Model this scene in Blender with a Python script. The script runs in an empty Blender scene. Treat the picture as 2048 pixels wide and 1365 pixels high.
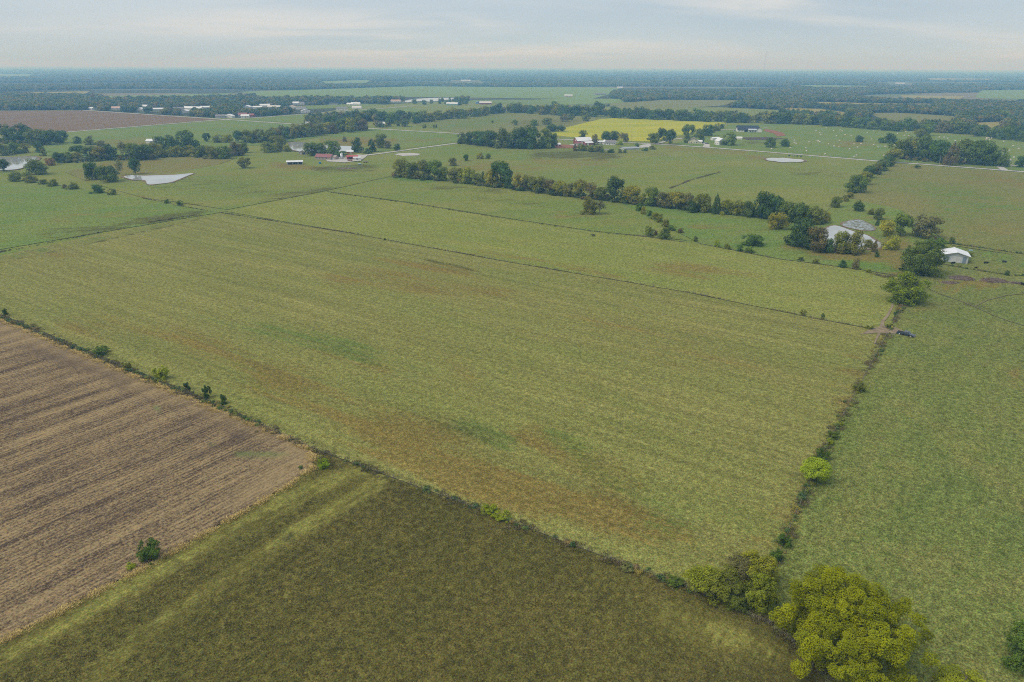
import bpy, bmesh, math, random
import numpy as np
from mathutils import Vector, Matrix, Euler

random.seed(7); RNG = np.random.default_rng(11)
scene = bpy.context.scene
COL = scene.collection
R = math.radians

# ------------------------------------------------------------------ camera
CAM_H, PITCH, ROLL, FPX = 90.0, R(21.95), R(0.20), 1365.0
cam_d = bpy.data.cameras.new('camera'); cam = bpy.data.objects.new('camera', cam_d); COL.objects.link(cam)
cam_d.sensor_width = 36.0; cam_d.lens = 36.0*FPX/2048.0; cam_d.clip_start = 1.0; cam_d.clip_end = 90000.0
CAM_ROT = Euler((R(90)-PITCH, 0, 0)).to_matrix() @ Matrix.Rotation(ROLL, 3, 'Z')
cam.matrix_world = Matrix.Translation((0, 0, CAM_H)) @ CAM_ROT.to_4x4()
scene.camera = cam

# ------------------------------------------------------------------ sky, sun, exposure
SUN_EL, SUN_AZ = R(52), R(250)          # azimuth clockwise from +Y (the view direction)
world = bpy.data.worlds.new('World'); scene.world = world; world.use_nodes = True
def build_world():
    nt = world.node_tree; N = nt.nodes; L = nt.links; N.clear()
    out = N.new('ShaderNodeOutputWorld'); bg = N.new('ShaderNodeBackground')
    sky = N.new('ShaderNodeTexSky'); sky.sky_type = 'NISHITA'; sky.sun_disc = False
    sky.sun_elevation = SUN_EL; sky.sun_rotation = SUN_AZ; sky.altitude = 300; sky.dust_density = 2.0
    tc = N.new('ShaderNodeTexCoord'); sep = N.new('ShaderNodeSeparateXYZ'); L.new(tc.outputs['Generated'], sep.inputs[0])
    def math_(op, a, b=None, c=None):
        n = N.new('ShaderNodeMath'); n.operation = op
        for i, v in enumerate((a, b, c)):
            if v is None: continue
            if isinstance(v, (int, float)): n.inputs[i].default_value = v
            else: L.new(v, n.inputs[i])
        return n.outputs[0]
    z = math_('MAXIMUM', sep.outputs[2], 0.0); zz = math_('ADD', z, 0.10)
    cx = math_('DIVIDE', sep.outputs[0], zz); cy = math_('DIVIDE', sep.outputs[1], zz)
    com = N.new('ShaderNodeCombineXYZ'); L.new(cx, com.inputs[0]); L.new(cy, com.inputs[1])
    def noise(scale, detail, rough, off=(0, 0, 0), sc=(1, 1, 1), dist=0.0):
        mp = N.new('ShaderNodeMapping'); mp.inputs['Location'].default_value = off; mp.inputs['Scale'].default_value = sc
        L.new(com.outputs[0], mp.inputs[0])
        n = N.new('ShaderNodeTexNoise'); n.inputs['Scale'].default_value = scale; n.inputs['Detail'].default_value = detail
        n.inputs['Roughness'].default_value = rough; n.inputs['Distortion'].default_value = dist
        L.new(mp.outputs[0], n.inputs['Vector']); return n.outputs[0]
    def ramp(v, a, b):
        m = N.new('ShaderNodeMapRange'); m.interpolation_type = 'SMOOTHSTEP'; m.inputs[1].default_value = a; m.inputs[2].default_value = b
        L.new(v, m.inputs[0]); return m.outputs[0]
    def mix(f, a, b, mode='MIX'):
        m = N.new('ShaderNodeMix'); m.data_type = 'RGBA'; m.blend_type = mode
        if isinstance(f, (int, float)): m.inputs[0].default_value = f
        else: L.new(f, m.inputs[0])
        for i, v in ((6, a), (7, b)):
            if isinstance(v, tuple): m.inputs[i].default_value = v
            else: L.new(v, m.inputs[i])
        return m.outputs[2]
    blue = N.new('ShaderNodeMix'); blue.data_type = 'RGBA'; blue.blend_type = 'MULTIPLY'; blue.inputs[0].default_value = 1
    L.new(sky.outputs[0], blue.inputs[6]); blue.inputs[7].default_value = (0.10, 0.10, 0.10, 1)
    thick = ramp(noise(0.22, 4, 0.5, (3.1, 1.7, 0)), 0.25, 0.75)
    veil = mix(thick, SKY_A, SKY_B)
    band = math_('MULTIPLY', ramp(noise(0.33, 4, 0.5, SKY_OFF, (0.6, 1.0, 1), 0.5), 0.47, 0.66), 0.9)
    wisps = math_('MULTIPLY', ramp(noise(1.0, 5, 0.6, (2, 9, 0), (0.5, 1.1, 1), 0.8), 0.28, 0.58), band)
    c1 = mix(wisps, veil, SKY_C)
    final = mix(0.92, blue.outputs[2], c1)
    L.new(final, bg.inputs[0]); bg.inputs[1].default_value = SKY_STRENGTH
    L.new(bg.outputs[0], out.inputs[0])
SKY_A, SKY_B, SKY_C = (0.445, 0.545, 0.67, 1), (0.605, 0.685, 0.775, 1), (0.74, 0.745, 0.75, 1)
SKY_OFF = (5.3, 0.4, 0); SKY_STRENGTH = 0.78
build_world()
sun_d = bpy.data.lights.new('sun', 'SUN'); sun = bpy.data.objects.new('sun', sun_d); COL.objects.link(sun)
sun_d.energy = 1.5; sun_d.angle = R(35); sun_d.color = (1.0, 0.965, 0.90)
sdir = Vector((math.sin(SUN_AZ)*math.cos(SUN_EL), math.cos(SUN_AZ)*math.cos(SUN_EL), math.sin(SUN_EL)))
sun.rotation_euler = sdir.to_track_quat('Z', 'Y').to_euler()
scene.view_settings.view_transform = 'Standard'; scene.view_settings.look = 'None'
scene.view_settings.exposure = 0.44; scene.view_settings.gamma = 1.0
scene.view_settings.use_curve_mapping = False
cy = scene.cycles
cy.filter_width = 1.05; cy.max_bounces = 6; cy.diffuse_bounces = 2; cy.glossy_bounces = 2; cy.transmission_bounces = 2; cy.volume_bounces = 2
cy.transparent_max_bounces = 4; cy.caustics_reflective = False; cy.caustics_refractive = False
cy.use_denoising = False; cy.denoiser = 'OPENIMAGEDENOISE'; cy.denoising_input_passes = 'RGB_ALBEDO_NORMAL'; cy.denoising_prefilter = 'NONE'
cy.use_adaptive_sampling = True; cy.adaptive_threshold = 0.008

# ------------------------------------------------------------------ map from the survey of the photograph to ground metres
def ray(px, py):
    return CAM_ROT @ Vector(((px-1024.0)/FPX, -(py-682.5)/FPX, -1.0))
def g(px, py):
    d = ray(px, py); dz = min(d.z, -0.0022); t = -CAM_H/dz
    return Vector((d.x*t, d.y*t, 0.0))
CAM_INV = CAM_ROT.transposed()
def pxm(P):                                   # pixels per metre, down-angle at a ground point
    v = CAM_INV @ (Vector(P) - Vector((0, 0, CAM_H)))
    return FPX/(-v.z), math.atan2(CAM_H, math.hypot(P[0], P[1]))
def to_px(X, Y, Z=0.0):
    A = np.array(CAM_INV); v = np.stack([X, Y, Z-CAM_H+0*X]); c = A @ v
    return 1024+FPX*c[0]/(-c[2]), 682.5-FPX*c[1]/(-c[2])
def inpoly(x, y, poly):
    r = np.zeros(x.shape, bool); n = len(poly)
    for i in range(n):
        (x0, y0), (x1, y1) = poly[i], poly[(i+1) % n]
        c = ((y0 > y) != (y1 > y)) & (x < (x1-x0)*(y-y0)/((y1-y0) if y1 != y0 else 1e-9)+x0)
        r ^= c
    return r

# ------------------------------------------------------------------ objects, tags
def tag(o, label=None, cat=None, group=None, kind=None):
    for k, v in (('label', label), ('category', cat), ('group', group), ('kind', kind)):
        if v: o[k] = v
    return o
def link(o, parent=None):
    COL.objects.link(o)
    if parent: o.parent = parent
    return o
def empty(name, loc, rz=0.0):
    o = bpy.data.objects.new(name, None); o.location = loc; o.rotation_euler = (0, 0, rz); o.empty_display_size = 0.5
    return link(o)
class MB:
    def __init__(s): s.v = []; s.f = []
    def poly(s, pts):
        b = len(s.v); s.v += [tuple(p) for p in pts]; s.f.append(tuple(range(b, b+len(pts)))); return s
    def box(s, c, d, rz=0.0, taper=1.0):
        b = len(s.v); co, si = math.cos(rz), math.sin(rz)
        for z in (-.5, .5):
            k = taper if z > 0 else 1
            for x, y in ((-.5, -.5), (.5, -.5), (.5, .5), (-.5, .5)):
                X, Y = x*d[0]*k, y*d[1]*k
                s.v.append((c[0]+X*co-Y*si, c[1]+X*si+Y*co, c[2]+z*d[2]))
        s.f += [tuple(b+i for i in q) for q in ((3, 2, 1, 0), (4, 5, 6, 7), (0, 1, 5, 4), (1, 2, 6, 5), (2, 3, 7, 6), (3, 0, 4, 7))]; return s
    def tube(s, pts, rad, n=6, cap=True):
        pts = [Vector(p) for p in pts]; b = len(s.v)
        for i, p in enumerate(pts):
            t = (pts[min(i+1, len(pts)-1)]-pts[max(i-1, 0)]).normalized()
            a = Vector((0, 0, 1)) if abs(t.z) < .9 else Vector((1, 0, 0))
            u = t.cross(a).normalized(); w = t.cross(u)
            for k in range(n):
                an = 2*math.pi*k/n; s.v.append(tuple(p+(u*math.cos(an)+w*math.sin(an))*rad[i]))
        for i in range(len(pts)-1):
            for k in range(n):
                k2 = (k+1) % n; s.f.append((b+i*n+k, b+i*n+k2, b+(i+1)*n+k2, b+(i+1)*n+k))
        if cap:
            s.f.append(tuple(b+k for k in range(n))[::-1]); s.f.append(tuple(b+(len(pts)-1)*n+k for k in range(n)))
        return s
    def prism(s, prof, y0, y1):                # closed profile in x,z extruded along y
        b = len(s.v); n = len(prof)
        s.v += [(x, y0, z) for x, z in prof]+[(x, y1, z) for x, z in prof]
        s.f += [tuple(range(b, b+n)), tuple(range(b+2*n-1, b+n-1, -1))]
        for i in range(n):
            j = (i+1) % n; s.f.append((b+i, b+n+i, b+n+j, b+j))
        return s
    def mesh(s, name):
        m = bpy.data.meshes.new(name); m.from_pydata(s.v, [], s.f); m.update()
        bm = bmesh.new(); bm.from_mesh(m); bmesh.ops.recalc_face_normals(bm, faces=bm.faces); bm.to_mesh(m); bm.free()
        return m
    def build(s, name, mat, parent=None, smooth=False, bevel=0.0):
        m = s.mesh(name); m.materials.append(mat)
        if bevel:
            bm = bmesh.new(); bm.from_mesh(m); bmesh.ops.bevel(bm, geom=list(bm.edges), offset=bevel, segments=2, affect='EDGES', profile=.6); bm.to_mesh(m); bm.free()
        if smooth: m.polygons.foreach_set('use_smooth', [True]*len(m.polygons))
        return link(bpy.data.objects.new(name, m), parent)

# ------------------------------------------------------------------ materials
class NT:
    def __init__(s, name):
        s.m = bpy.data.materials.new(name); s.m.use_nodes = True; s.t = s.m.node_tree; s.N = s.t.nodes; s.L = s.t.links
        s.bsdf = s.N['Principled BSDF']; s.out = s.N['Material Output']
    def put(s, sock, v):
        if isinstance(v, (int, float)): sock.default_value = v
        elif isinstance(v, tuple): sock.default_value = v if len(v) == 4 or sock.type == 'VECTOR' else (*v, 1)
        else: s.L.new(v, sock)
    def math(s, op, a, b=0.0, c=0.0, clamp=False):
        n = s.N.new('ShaderNodeMath'); n.operation = op; n.use_clamp = clamp
        for i, v in enumerate((a, b, c)): s.put(n.inputs[i], v)
        return n.outputs[0]
    def coord(s, rot=0.0, scale=(1, 1, 1), which='Object'):
        tc = s.N.new('ShaderNodeTexCoord'); r = tc.outputs[which]
        if rot:
            m = s.N.new('ShaderNodeMapping'); m.inputs['Rotation'].default_value = (0, 0, -rot); s.L.new(r, m.inputs[0]); r = m.outputs[0]
        if scale != (1, 1, 1):
            m = s.N.new('ShaderNodeMapping'); m.inputs['Scale'].default_value = scale; s.L.new(r, m.inputs[0]); r = m.outputs[0]
        return r
    def noise(s, vec, scale, detail=4, rough=.55, dist=0.0, color=False):
        n = s.N.new('ShaderNodeTexNoise'); n.inputs['Scale'].default_value = scale; n.inputs['Detail'].default_value = detail
        n.inputs['Roughness'].default_value = rough; n.inputs['Distortion'].default_value = dist
        s.L.new(vec, n.inputs['Vector']); return n.outputs[1 if color else 0]
    def rng(s, v, a, b, c=0.0, d=1.0, smooth=True):
        m = s.N.new('ShaderNodeMapRange'); m.interpolation_type = 'SMOOTHSTEP' if smooth else 'LINEAR'
        for i, x in ((1, a), (2, b), (3, c), (4, d)): m.inputs[i].default_value = x
        s.L.new(v, m.inputs[0]); return m.outputs[0]
    def mix(s, f, a, b, mode='MIX'):
        n = s.N.new('ShaderNodeMix'); n.data_type = 'RGBA'; n.blend_type = mode
        s.put(n.inputs[0], f); s.put(n.inputs[6], a); s.put(n.inputs[7], b); return n.outputs[2]
    def bump(s, h, strength, dist):
        n = s.N.new('ShaderNodeBump'); n.inputs['Strength'].default_value = strength; n.inputs['Distance'].default_value = dist
        s.L.new(h, n.inputs['Height']); s.L.new(n.outputs[0], s.bsdf.inputs['Normal'])
    def fin(s, col, rough=.9, spec=.1, metal=0.0):
        s.put(s.bsdf.inputs['Base Color'], col); s.put(s.bsdf.inputs['Roughness'], rough)
        s.bsdf.inputs['Specular IOR Level'].default_value = spec; s.bsdf.inputs['Metallic'].default_value = metal
        return s.m

def grass_mat(name, base, alt, dry, dark, rot=0.0, stretch=.45, rows=0.0, rowamp=0.0, big=.018, tuft=0.35, tuft_amt=.5, fine=1.0, streak=.08, line=.09, speck=.5,
              red=(.155, .112, .060), lush=(.085, .135, .045), deep=(.07, .065, .035)):
    tone = lambda q: (q[0]*1.25, q[1]*1.33, q[2]*.66)
    base, alt, dry, dark, red, lush, deep = (tone(q) for q in (base, alt, dry, dark, red, lush, deep))
    n = NT(name); c = n.coord(rot, (stretch, 1, 1)); cu = n.coord(rot); cl = n.coord(rot, (line, 1, 1))
    s1 = n.noise(cl, .30, 5, .6)
    b1 = n.noise(c, big, 4, .55, .4); b2 = n.noise(c, big*4.3, 5, .6, .3); m1 = n.noise(cu, tuft, 5, .62, .2); f1 = n.noise(cu, .75, 9, .84)
    col = n.mix(n.rng(b1, .36, .64), base, alt)
    col = n.mix(n.math('MULTIPLY', n.rng(b2, .42, .68), .55), col, dry)
    at = n.N.new('ShaderNodeAttribute'); at.attribute_name = 'paint'
    sp = n.N.new('ShaderNodeSeparateColor'); n.L.new(at.outputs['Color'], sp.inputs[0])
    jit = n.math('SUBTRACT', n.math('ADD', n.math('MULTIPLY', b2, 2.4), n.math('ADD', n.math('MULTIPLY', m1, 1.2), n.math('MULTIPLY', s1, 2.6))), 3.10)
    for k, cc in ((0, red), (1, lush), (2, deep)):
        w = n.rng(n.math('ADD', sp.outputs[k], n.math('MULTIPLY', jit, n.rng(sp.outputs[k], 0.02, .45))), .18, 1.0)
        col = n.mix(n.math('MULTIPLY', w, .9), col, cc)
    col = n.mix(n.math('MULTIPLY', n.rng(m1, .53, .70), tuft_amt), col, dark)
    sp1 = n.rng(n.noise(cu, 1.15, 3, .7), .60, .70); sp2 = n.rng(n.noise(cu, 1.9, 3, .7), .60, .70); sp3 = n.rng(n.noise(cu, .42, 4, .75), .58, .66)
    col = n.mix(n.math('MULTIPLY', sp2, speck*.8), col, n.mix(1.0, dry, (1.25, 1.2, 1.15), 'MULTIPLY'))
    col = n.mix(n.math('MULTIPLY', sp1, speck), col, n.mix(1.0, lush, (.62, .68, .62), 'MULTIPLY'))
    col = n.mix(n.math('MULTIPLY', sp3, speck*.5), col, dark)
    br = n.math('MULTIPLY', n.math('MULTIPLY', n.rng(n.noise(cu, 3.1, 1.5, .6), .32, .68, 1-.44*fine, 1+.44*fine, False), n.math('MULTIPLY', n.rng(n.noise(cu, .95, 1.5, .6), .32, .68, 1-.24*fine, 1+.24*fine, False), n.rng(f1, .33, .67, 1-.32*fine, 1+.32*fine, False))), n.math('MULTIPLY', n.rng(n.noise(cu, 2.2, 4, .7), .32, .68, 1-.16*fine, 1+.16*fine, False), n.rng(s1, .3, .7, 1-streak, 1+streak, False)))
    if rows:
        sx = n.N.new('ShaderNodeSeparateXYZ'); n.L.new(cu, sx.inputs[0])
        wob = n.math('MULTIPLY', n.noise(c, .03, 2), 4.0)
        w = n.math('SINE', n.math('MULTIPLY', n.math('ADD', sx.outputs[1], wob), 2*math.pi/rows))
        w2 = n.math('SINE', n.math('MULTIPLY', n.math('ADD', sx.outputs[1], wob), 2*math.pi/(rows*3.7)))
        am = n.math('MULTIPLY', n.rng(b2, .3, .7), rowamp)
        br = n.math('MULTIPLY', br, n.math('MULTIPLY_ADD', n.math('ADD', w, n.math('MULTIPLY', w2, .6)), am, 1.0))
    hue = n.noise(cu, 2.3, 2, .65, 0, True)
    col = n.mix(.42, col, hue, 'OVERLAY')
    vm = n.N.new('ShaderNodeVectorMath'); vm.operation = 'SCALE'; n.L.new(col, vm.inputs[0]); n.L.new(br, vm.inputs['Scale'])
    n.bump(n.math('ADD', n.math('MULTIPLY', m1, .5), n.math('MULTIPLY', f1, .25)), .55, .6)
    return n.fin(vm.outputs[0], .95, .03)

def flat_mat(name, col, rough=.7, var=.15, scale=1.5, spec=.3, metal=0.0, dirt=None):
    n = NT(name); c = n.coord(); f = n.noise(c, scale, 4, .6)
    k = n.rng(f, .3, .7, 1-var, 1+var, False)
    vm = n.N.new('ShaderNodeVectorMath'); vm.operation = 'SCALE'; vm.inputs[0].default_value = col; n.L.new(k, vm.inputs['Scale'])
    out = vm.outputs[0]
    if dirt: out = n.mix(n.math('MULTIPLY', n.rng(n.noise(c, scale*.35, 5, .65), .5, .7), .5), out, dirt)
    return n.fin(out, rough, spec, metal)
def rib_mat(name, col, pitch=.3, rough=.45, axis=0, dirt=(.3, .25, .2)):
    n = NT(name); c = n.coord(); sx = n.N.new('ShaderNodeSeparateXYZ'); n.L.new(c, sx.inputs[0])
    w = n.math('SINE', n.math('MULTIPLY', sx.outputs[axis], 2*math.pi/pitch)); f = n.noise(c, .5, 5, .65)
    col = n.mix(n.math('MULTIPLY', n.rng(f, .45, .75), .35), col, dirt)
    n.bump(w, .6, .04); return n.fin(col, rough, .4)

def leaf_mat(name, use_obj=True, base=(.06, .085, .03), var=.5, mul=1.0):
    n = NT(name)
    at = n.N.new('ShaderNodeAttribute'); at.attribute_name = 'tint'
    sp = n.N.new('ShaderNodeSeparateColor'); n.L.new(at.outputs['Color'], sp.inputs[0])
    oi = n.N.new('ShaderNodeObjectInfo')
    if use_obj: col = oi.outputs['Color']
    else:
        cr = n.N.new('ShaderNodeValToRGB'); cr.color_ramp.elements[0].color = (*base, 1)
        stops = [(0.0, (.048, .088, .034)), (.3, (.074, .114, .036)), (.55, (.106, .138, .040)), (.75, (.145, .152, .042)), (.9, (.21, .185, .045)), (1.0, (.17, .125, .06))]
        stops = [(p, tuple(q*mul for q in c)) for p, c in stops]; e = cr.color_ramp.elements
        e[0].position = 0; e[0].color = (*stops[0][1], 1); e[1].position = 1; e[1].color = (*stops[-1][1], 1)
        for p, c in stops[1:-1]:
            k = e.new(p); k.color = (*c, 1)
        n.L.new(oi.outputs['Random'], cr.inputs[0]); col = cr.outputs[0]
    warm = n.mix(n.math('MULTIPLY', sp.outputs[0], .55), col, n.mix(1.0, col, (1.42, 1.26, .75), 'MULTIPLY'))
    k = n.rng(sp.outputs[1], 0, 1, 1-var, 1+var, False)
    vm = n.N.new('ShaderNodeVectorMath'); vm.operation = 'SCALE'; n.L.new(warm, vm.inputs[0]); n.L.new(k, vm.inputs['Scale'])
    n.fin(vm.outputs[0], .75, .05)
    tr = n.N.new('ShaderNodeBsdfTranslucent'); n.L.new(vm.outputs[0], tr.inputs[0])
    mx = n.N.new('ShaderNodeMixShader'); mx.inputs[0].default_value = .30
    n.L.new(n.bsdf.outputs[0], mx.inputs[1]); n.L.new(tr.outputs[0], mx.inputs[2]); n.L.new(mx.outputs[0], n.out.inputs[0])
    return n.m

LEAF = leaf_mat('leaf_foliage'); WOODLEAF = leaf_mat('woodland_foliage', False, mul=1.25); BRUSHLEAF = leaf_mat('brush_foliage', False, mul=1.7)
BARK = flat_mat('bark', (.11, .09, .07), .95, .35, 6); PALEBARK = flat_mat('pale_bark', (.30, .27, .23), .95, .25, 6)

# ------------------------------------------------------------------ ground, fields, roads, water
def ang(p0, p1):
    a, b = g(*p0), g(*p1); return math.atan2(b.y-a.y, b.x-a.x)
A_FENCE = ang((0, 630), (1340, 1165)); A_CROP = ang((0, 1285), (570, 975)); A_MID = ang((440, 425), (1760, 662)); A_RIGHT = ang((1545, 1140), (1785, 650))
Z_NEXT = [0.03]
def sheet(name, poly_px, mat, res=0.0, paint=(), z=None, world_poly=None, kind='structure'):
    if z is None: z = Z_NEXT[0]; Z_NEXT[0] += .008
    pts = world_poly or [g(*p) for p in poly_px]
    bm = bmesh.new(); vs = [bm.verts.new((p[0], p[1], z)) for p in pts]; f = bm.faces.new(vs)
    f.normal_update()
    if f.normal.z < 0: f.normal_flip()
    if res:
        xs = [p[0] for p in pts]; ys = [p[1] for p in pts]
        for ax, lo, hi in ((0, min(xs), max(xs)), (1, min(ys), max(ys))):
            k = lo+res
            while k < hi:
                co = [0, 0, 0]; co[ax] = k; no = [0, 0, 0]; no[ax] = 1
                bmesh.ops.bisect_plane(bm, geom=bm.verts[:]+bm.edges[:]+bm.faces[:], plane_co=co, plane_no=no); k += res
    bmesh.ops.triangulate(bm, faces=[f for f in bm.faces if len(f.verts) > 4])
    m = bpy.data.meshes.new(name); bm.to_mesh(m); bm.free()
    n = len(m.vertices); co = np.empty(n*3, np.float32); m.vertices.foreach_get('co', co); co = co.reshape(-1, 3)
    col = np.zeros((n, 4), np.float32); col[:, 3] = 1
    if paint:
        X, Y = to_px(co[:, 0], co[:, 1])
        for ch, x0, y0, x1, y1, r, w in paint:
            dx, dy = x1-x0, y1-y0; asp = 2.4
            t = np.clip(((X-x0)*dx+(Y-y0)*dy*asp*asp)/(dx*dx+dy*dy*asp*asp+1e-6), 0, 1)
            d2 = (X-x0-t*dx)**2+((Y-y0-t*dy)*asp)**2
            col[:, ch] += w*np.exp(-d2/(r*r))
    a = m.attributes.new('paint', 'FLOAT_COLOR', 'POINT'); a.data.foreach_set('color', np.clip(col, 0, 1.2).ravel())
    m.materials.append(mat); o = link(bpy.data.objects.new(name, m)); o['kind'] = kind; return o

G_PAST = grass_mat('pasture_grass', (.125, .15, .062), (.155, .155, .070), (.185, .16, .085), (.075, .085, .035), .3, .5, tuft=.45, tuft_amt=.55)
G_HAY = grass_mat('hay_stubble', (.146, .142, .072), (.162, .145, .080), (.190, .162, .098), (.105, .115, .045), A_FENCE, .22, rows=2.6, rowamp=.05, tuft=.7, tuft_amt=.30, fine=1.0, streak=.15, line=.022, speck=.55, red=(.146, .102, .054), lush=(.088, .112, .050))
G_STRIP = grass_mat('pale_hay_grass', (.165, .165, .075), (.15, .16, .068), (.205, .180, .098), (.095, .09, .045), A_MID, .3, tuft=.5, tuft_amt=.40)
G_WEED = grass_mat('weedy_growth', (.098, .084, .041), (.113, .095, .046), (.134, .104, .056), (.052, .043, .025), A_CROP, .6, tuft=.9, tuft_amt=.26, fine=.85, red=(.19, .165, .08), lush=(.168, .150, .072), deep=(.052, .044, .034))
G_RIGHT = grass_mat('grazed_pasture_grass', (.111, .126, .062), (.128, .133, .066), (.160, .139, .082), (.065, .085, .032), .9, .8, tuft=.32, tuft_amt=.65, fine=1.1)
G_GREEN = grass_mat('lush_pasture_grass', (.105, .148, .060), (.130, .155, .066), (.16, .15, .075), (.075, .090, .040), .2, .5, tuft=.25, tuft_amt=.45)
G_BROWNISH = grass_mat('browning_pasture_grass', (.13, .13, .065), (.15, .135, .075), (.175, .14, .09), (.08, .075, .04), .2, .5, tuft=.2, tuft_amt=.5)
G_TAN = grass_mat('tan_dry_grass', (.20, .165, .09), (.22, .18, .095), (.25, .19, .11), (.13, .12, .07), .1, .5, tuft=.1, tuft_amt=.3)
G_FARGREEN = grass_mat('far_field_green', (.12, .17, .085), (.14, .18, .09), (.17, .17, .10), (.10, .12, .06), .1, .4, tuft=.05, tuft_amt=.2)
G_YELLOW = grass_mat('ripening_beans', (.31, .275, .030), (.23, .24, .035), (.38, .30, .035), (.12, .15, .04), ang((1110, 268), (1390, 262)), .12, big=.02, tuft=.3, tuft_amt=.25, rows=12, rowamp=.06)
G_MAUVE = grass_mat('far_tilled_soil', (.138, .082, .092), (.152, .092, .100), (.165, .105, .105), (.10, .062, .07), ang((132, 264), (440, 239)), .15, tuft=.1, tuft_amt=.3, rows=25, rowamp=.08)
def crop_mat():
    n = NT('bean_stubble_soil'); c = n.coord(A_CROP); cs = n.coord(A_CROP, (.02, 1, 1)); c2 = n.coord(A_CROP, (.08, 1, 1))
    sx = n.N.new('ShaderNodeSeparateXYZ'); n.L.new(c, sx.inputs[0])
    wob = n.math('MULTIPLY', n.noise(c, .02, 2), .8)
    y = n.math('ADD', sx.outputs[1], wob)
    row = n.math('SINE', n.math('MULTIPLY', y, 2*math.pi/1.15)); pas = n.math('SINE', n.math('MULTIPLY', y, 2*math.pi/9.5))
    st = n.noise(cs, .35, 6, .6); st2 = n.noise(c2, 1.1, 6, .7); f = n.math('ADD', n.math('MULTIPLY', n.noise(c, 2.6, 1.5, .6), .62), n.math('MULTIPLY', n.noise(c, 1.1, 2, .6), .38)); p = n.noise(c, .035, 4, .6)
    straw = n.math('ADD', n.math('MULTIPLY', st, .85), n.math('ADD', n.math('MULTIPLY', st2, 1.0), n.math('ADD', n.math('MULTIPLY', f, 1.9), n.math('ADD', n.math('MULTIPLY', row, .075), n.math('ADD', n.math('MULTIPLY', pas, .085), n.math('MULTIPLY', p, .5))))))
    w = n.rng(straw, 1.72, 2.62)
    hz = n.noise(c, 2.0, 2, .6, 0, True); col = n.mix(.25, n.mix(w, (.064, .043, .031), (.345, .248, .118)), hz, 'OVERLAY')
    sp = n.noise(c, 5.0, 2, .5); col = n.mix(n.math('MULTIPLY', n.rng(sp, .62, .72), .7), col, (.46, .38, .26))
    at = n.N.new('ShaderNodeAttribute'); at.attribute_name = 'paint'; s = n.N.new('ShaderNodeSeparateColor'); n.L.new(at.outputs['Color'], s.inputs[0])
    col = n.mix(n.math('MULTIPLY', n.rng(n.math('ADD', s.outputs[1], n.math('MULTIPLY', st2, .5)), .55, .95), .8), col, (.12, .17, .05))
    col = n.mix(n.math('MULTIPLY', s.outputs[0], .6), col, (.30, .22, .11))
    col = n.mix(n.math('MULTIPLY', n.rng(n.math('ADD', s.outputs[2], n.math('MULTIPLY', st, .6)), .55, 1.0), .7), col, (.075, .052, .042))
    n.bump(n.math('ADD', n.math('MULTIPLY', row, .12), n.math('MULTIPLY', f, .4)), .6, .4)
    return n.fin(col, .95, .03)
G_CROP = crop_mat()
def floor_mat():
    n = NT('woodland_and_clearing_floor'); c = n.coord(.15, (.5, 1, 1)); a = n.noise(c, .0016, 3, .5); b = n.noise(c, .0021, 2, .5, .2); f = n.noise(c, .02, 4, .6)
    col = n.mix(n.rng(f, .3, .7), (.050, .056, .030), (.075, .080, .038)); col = n.mix(n.rng(a, .50, .54), col, n.mix(n.rng(b, .47, .53), (.13, .155, .075), (.19, .165, .095)))
    return n.fin(col, .95, .02)
FLOOR = floor_mat()
def gravel_mat():
    n = NT('gravel'); c = n.coord(); f = n.noise(c, .6, 6, .7); t = n.noise(c, .08, 4, .6)
    col = n.mix(n.rng(f, .3, .7), (.36, .34, .31), (.52, .49, .45)); col = n.mix(n.math('MULTIPLY', n.rng(t, .5, .7), .35), col, (.27, .27, .19))
    return n.fin(col, .95, .05)
GRAVEL = gravel_mat(); DIRT = flat_mat('bare_dirt', (.20, .145, .095), .95, .35, .6, .02); REDDIRT = flat_mat('red_dirt', (.26, .12, .07), .95, .4, .3, .02)
DARKTRAIL = flat_mat('trodden_turf', (.165, .155, .070), .95, .3, .8, .02)
TRACK = flat_mat('worn_track_soil', (.25, .195, .125), .95, .3, .8, .02); DARKDIRT = flat_mat('dark_trampled_soil', (.10, .08, .06), .95, .4, .3, .02)
def water_mat(name, col, pads=False):
    n = NT(name); c = n.coord(); f = n.noise(c, .9, 4, .6)
    n.bump(f, .04, .05)
    cc = n.mix(n.rng(n.noise(c, .06, 4, .6), .4, .62), col, tuple(q*.8 for q in col)); rough = .04
    if pads:
        w = n.rng(n.noise(c, .5, 5, .8), .47, .53); cc = n.mix(w, col, n.mix(n.rng(n.noise(c, 1.5, 3), .4, .6), (.07, .085, .03), (.16, .15, .08)))
        rough = n.math('MULTIPLY_ADD', w, .8, .05)
    m = n.fin(cc, rough, .75); n.bsdf.inputs['IOR'].default_value = 1.45; return m
WATER = water_mat('pond_water', (.41, .41, .39)); PADWATER = water_mat('lily_pad_water', (.26, .28, .28), True)

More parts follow.
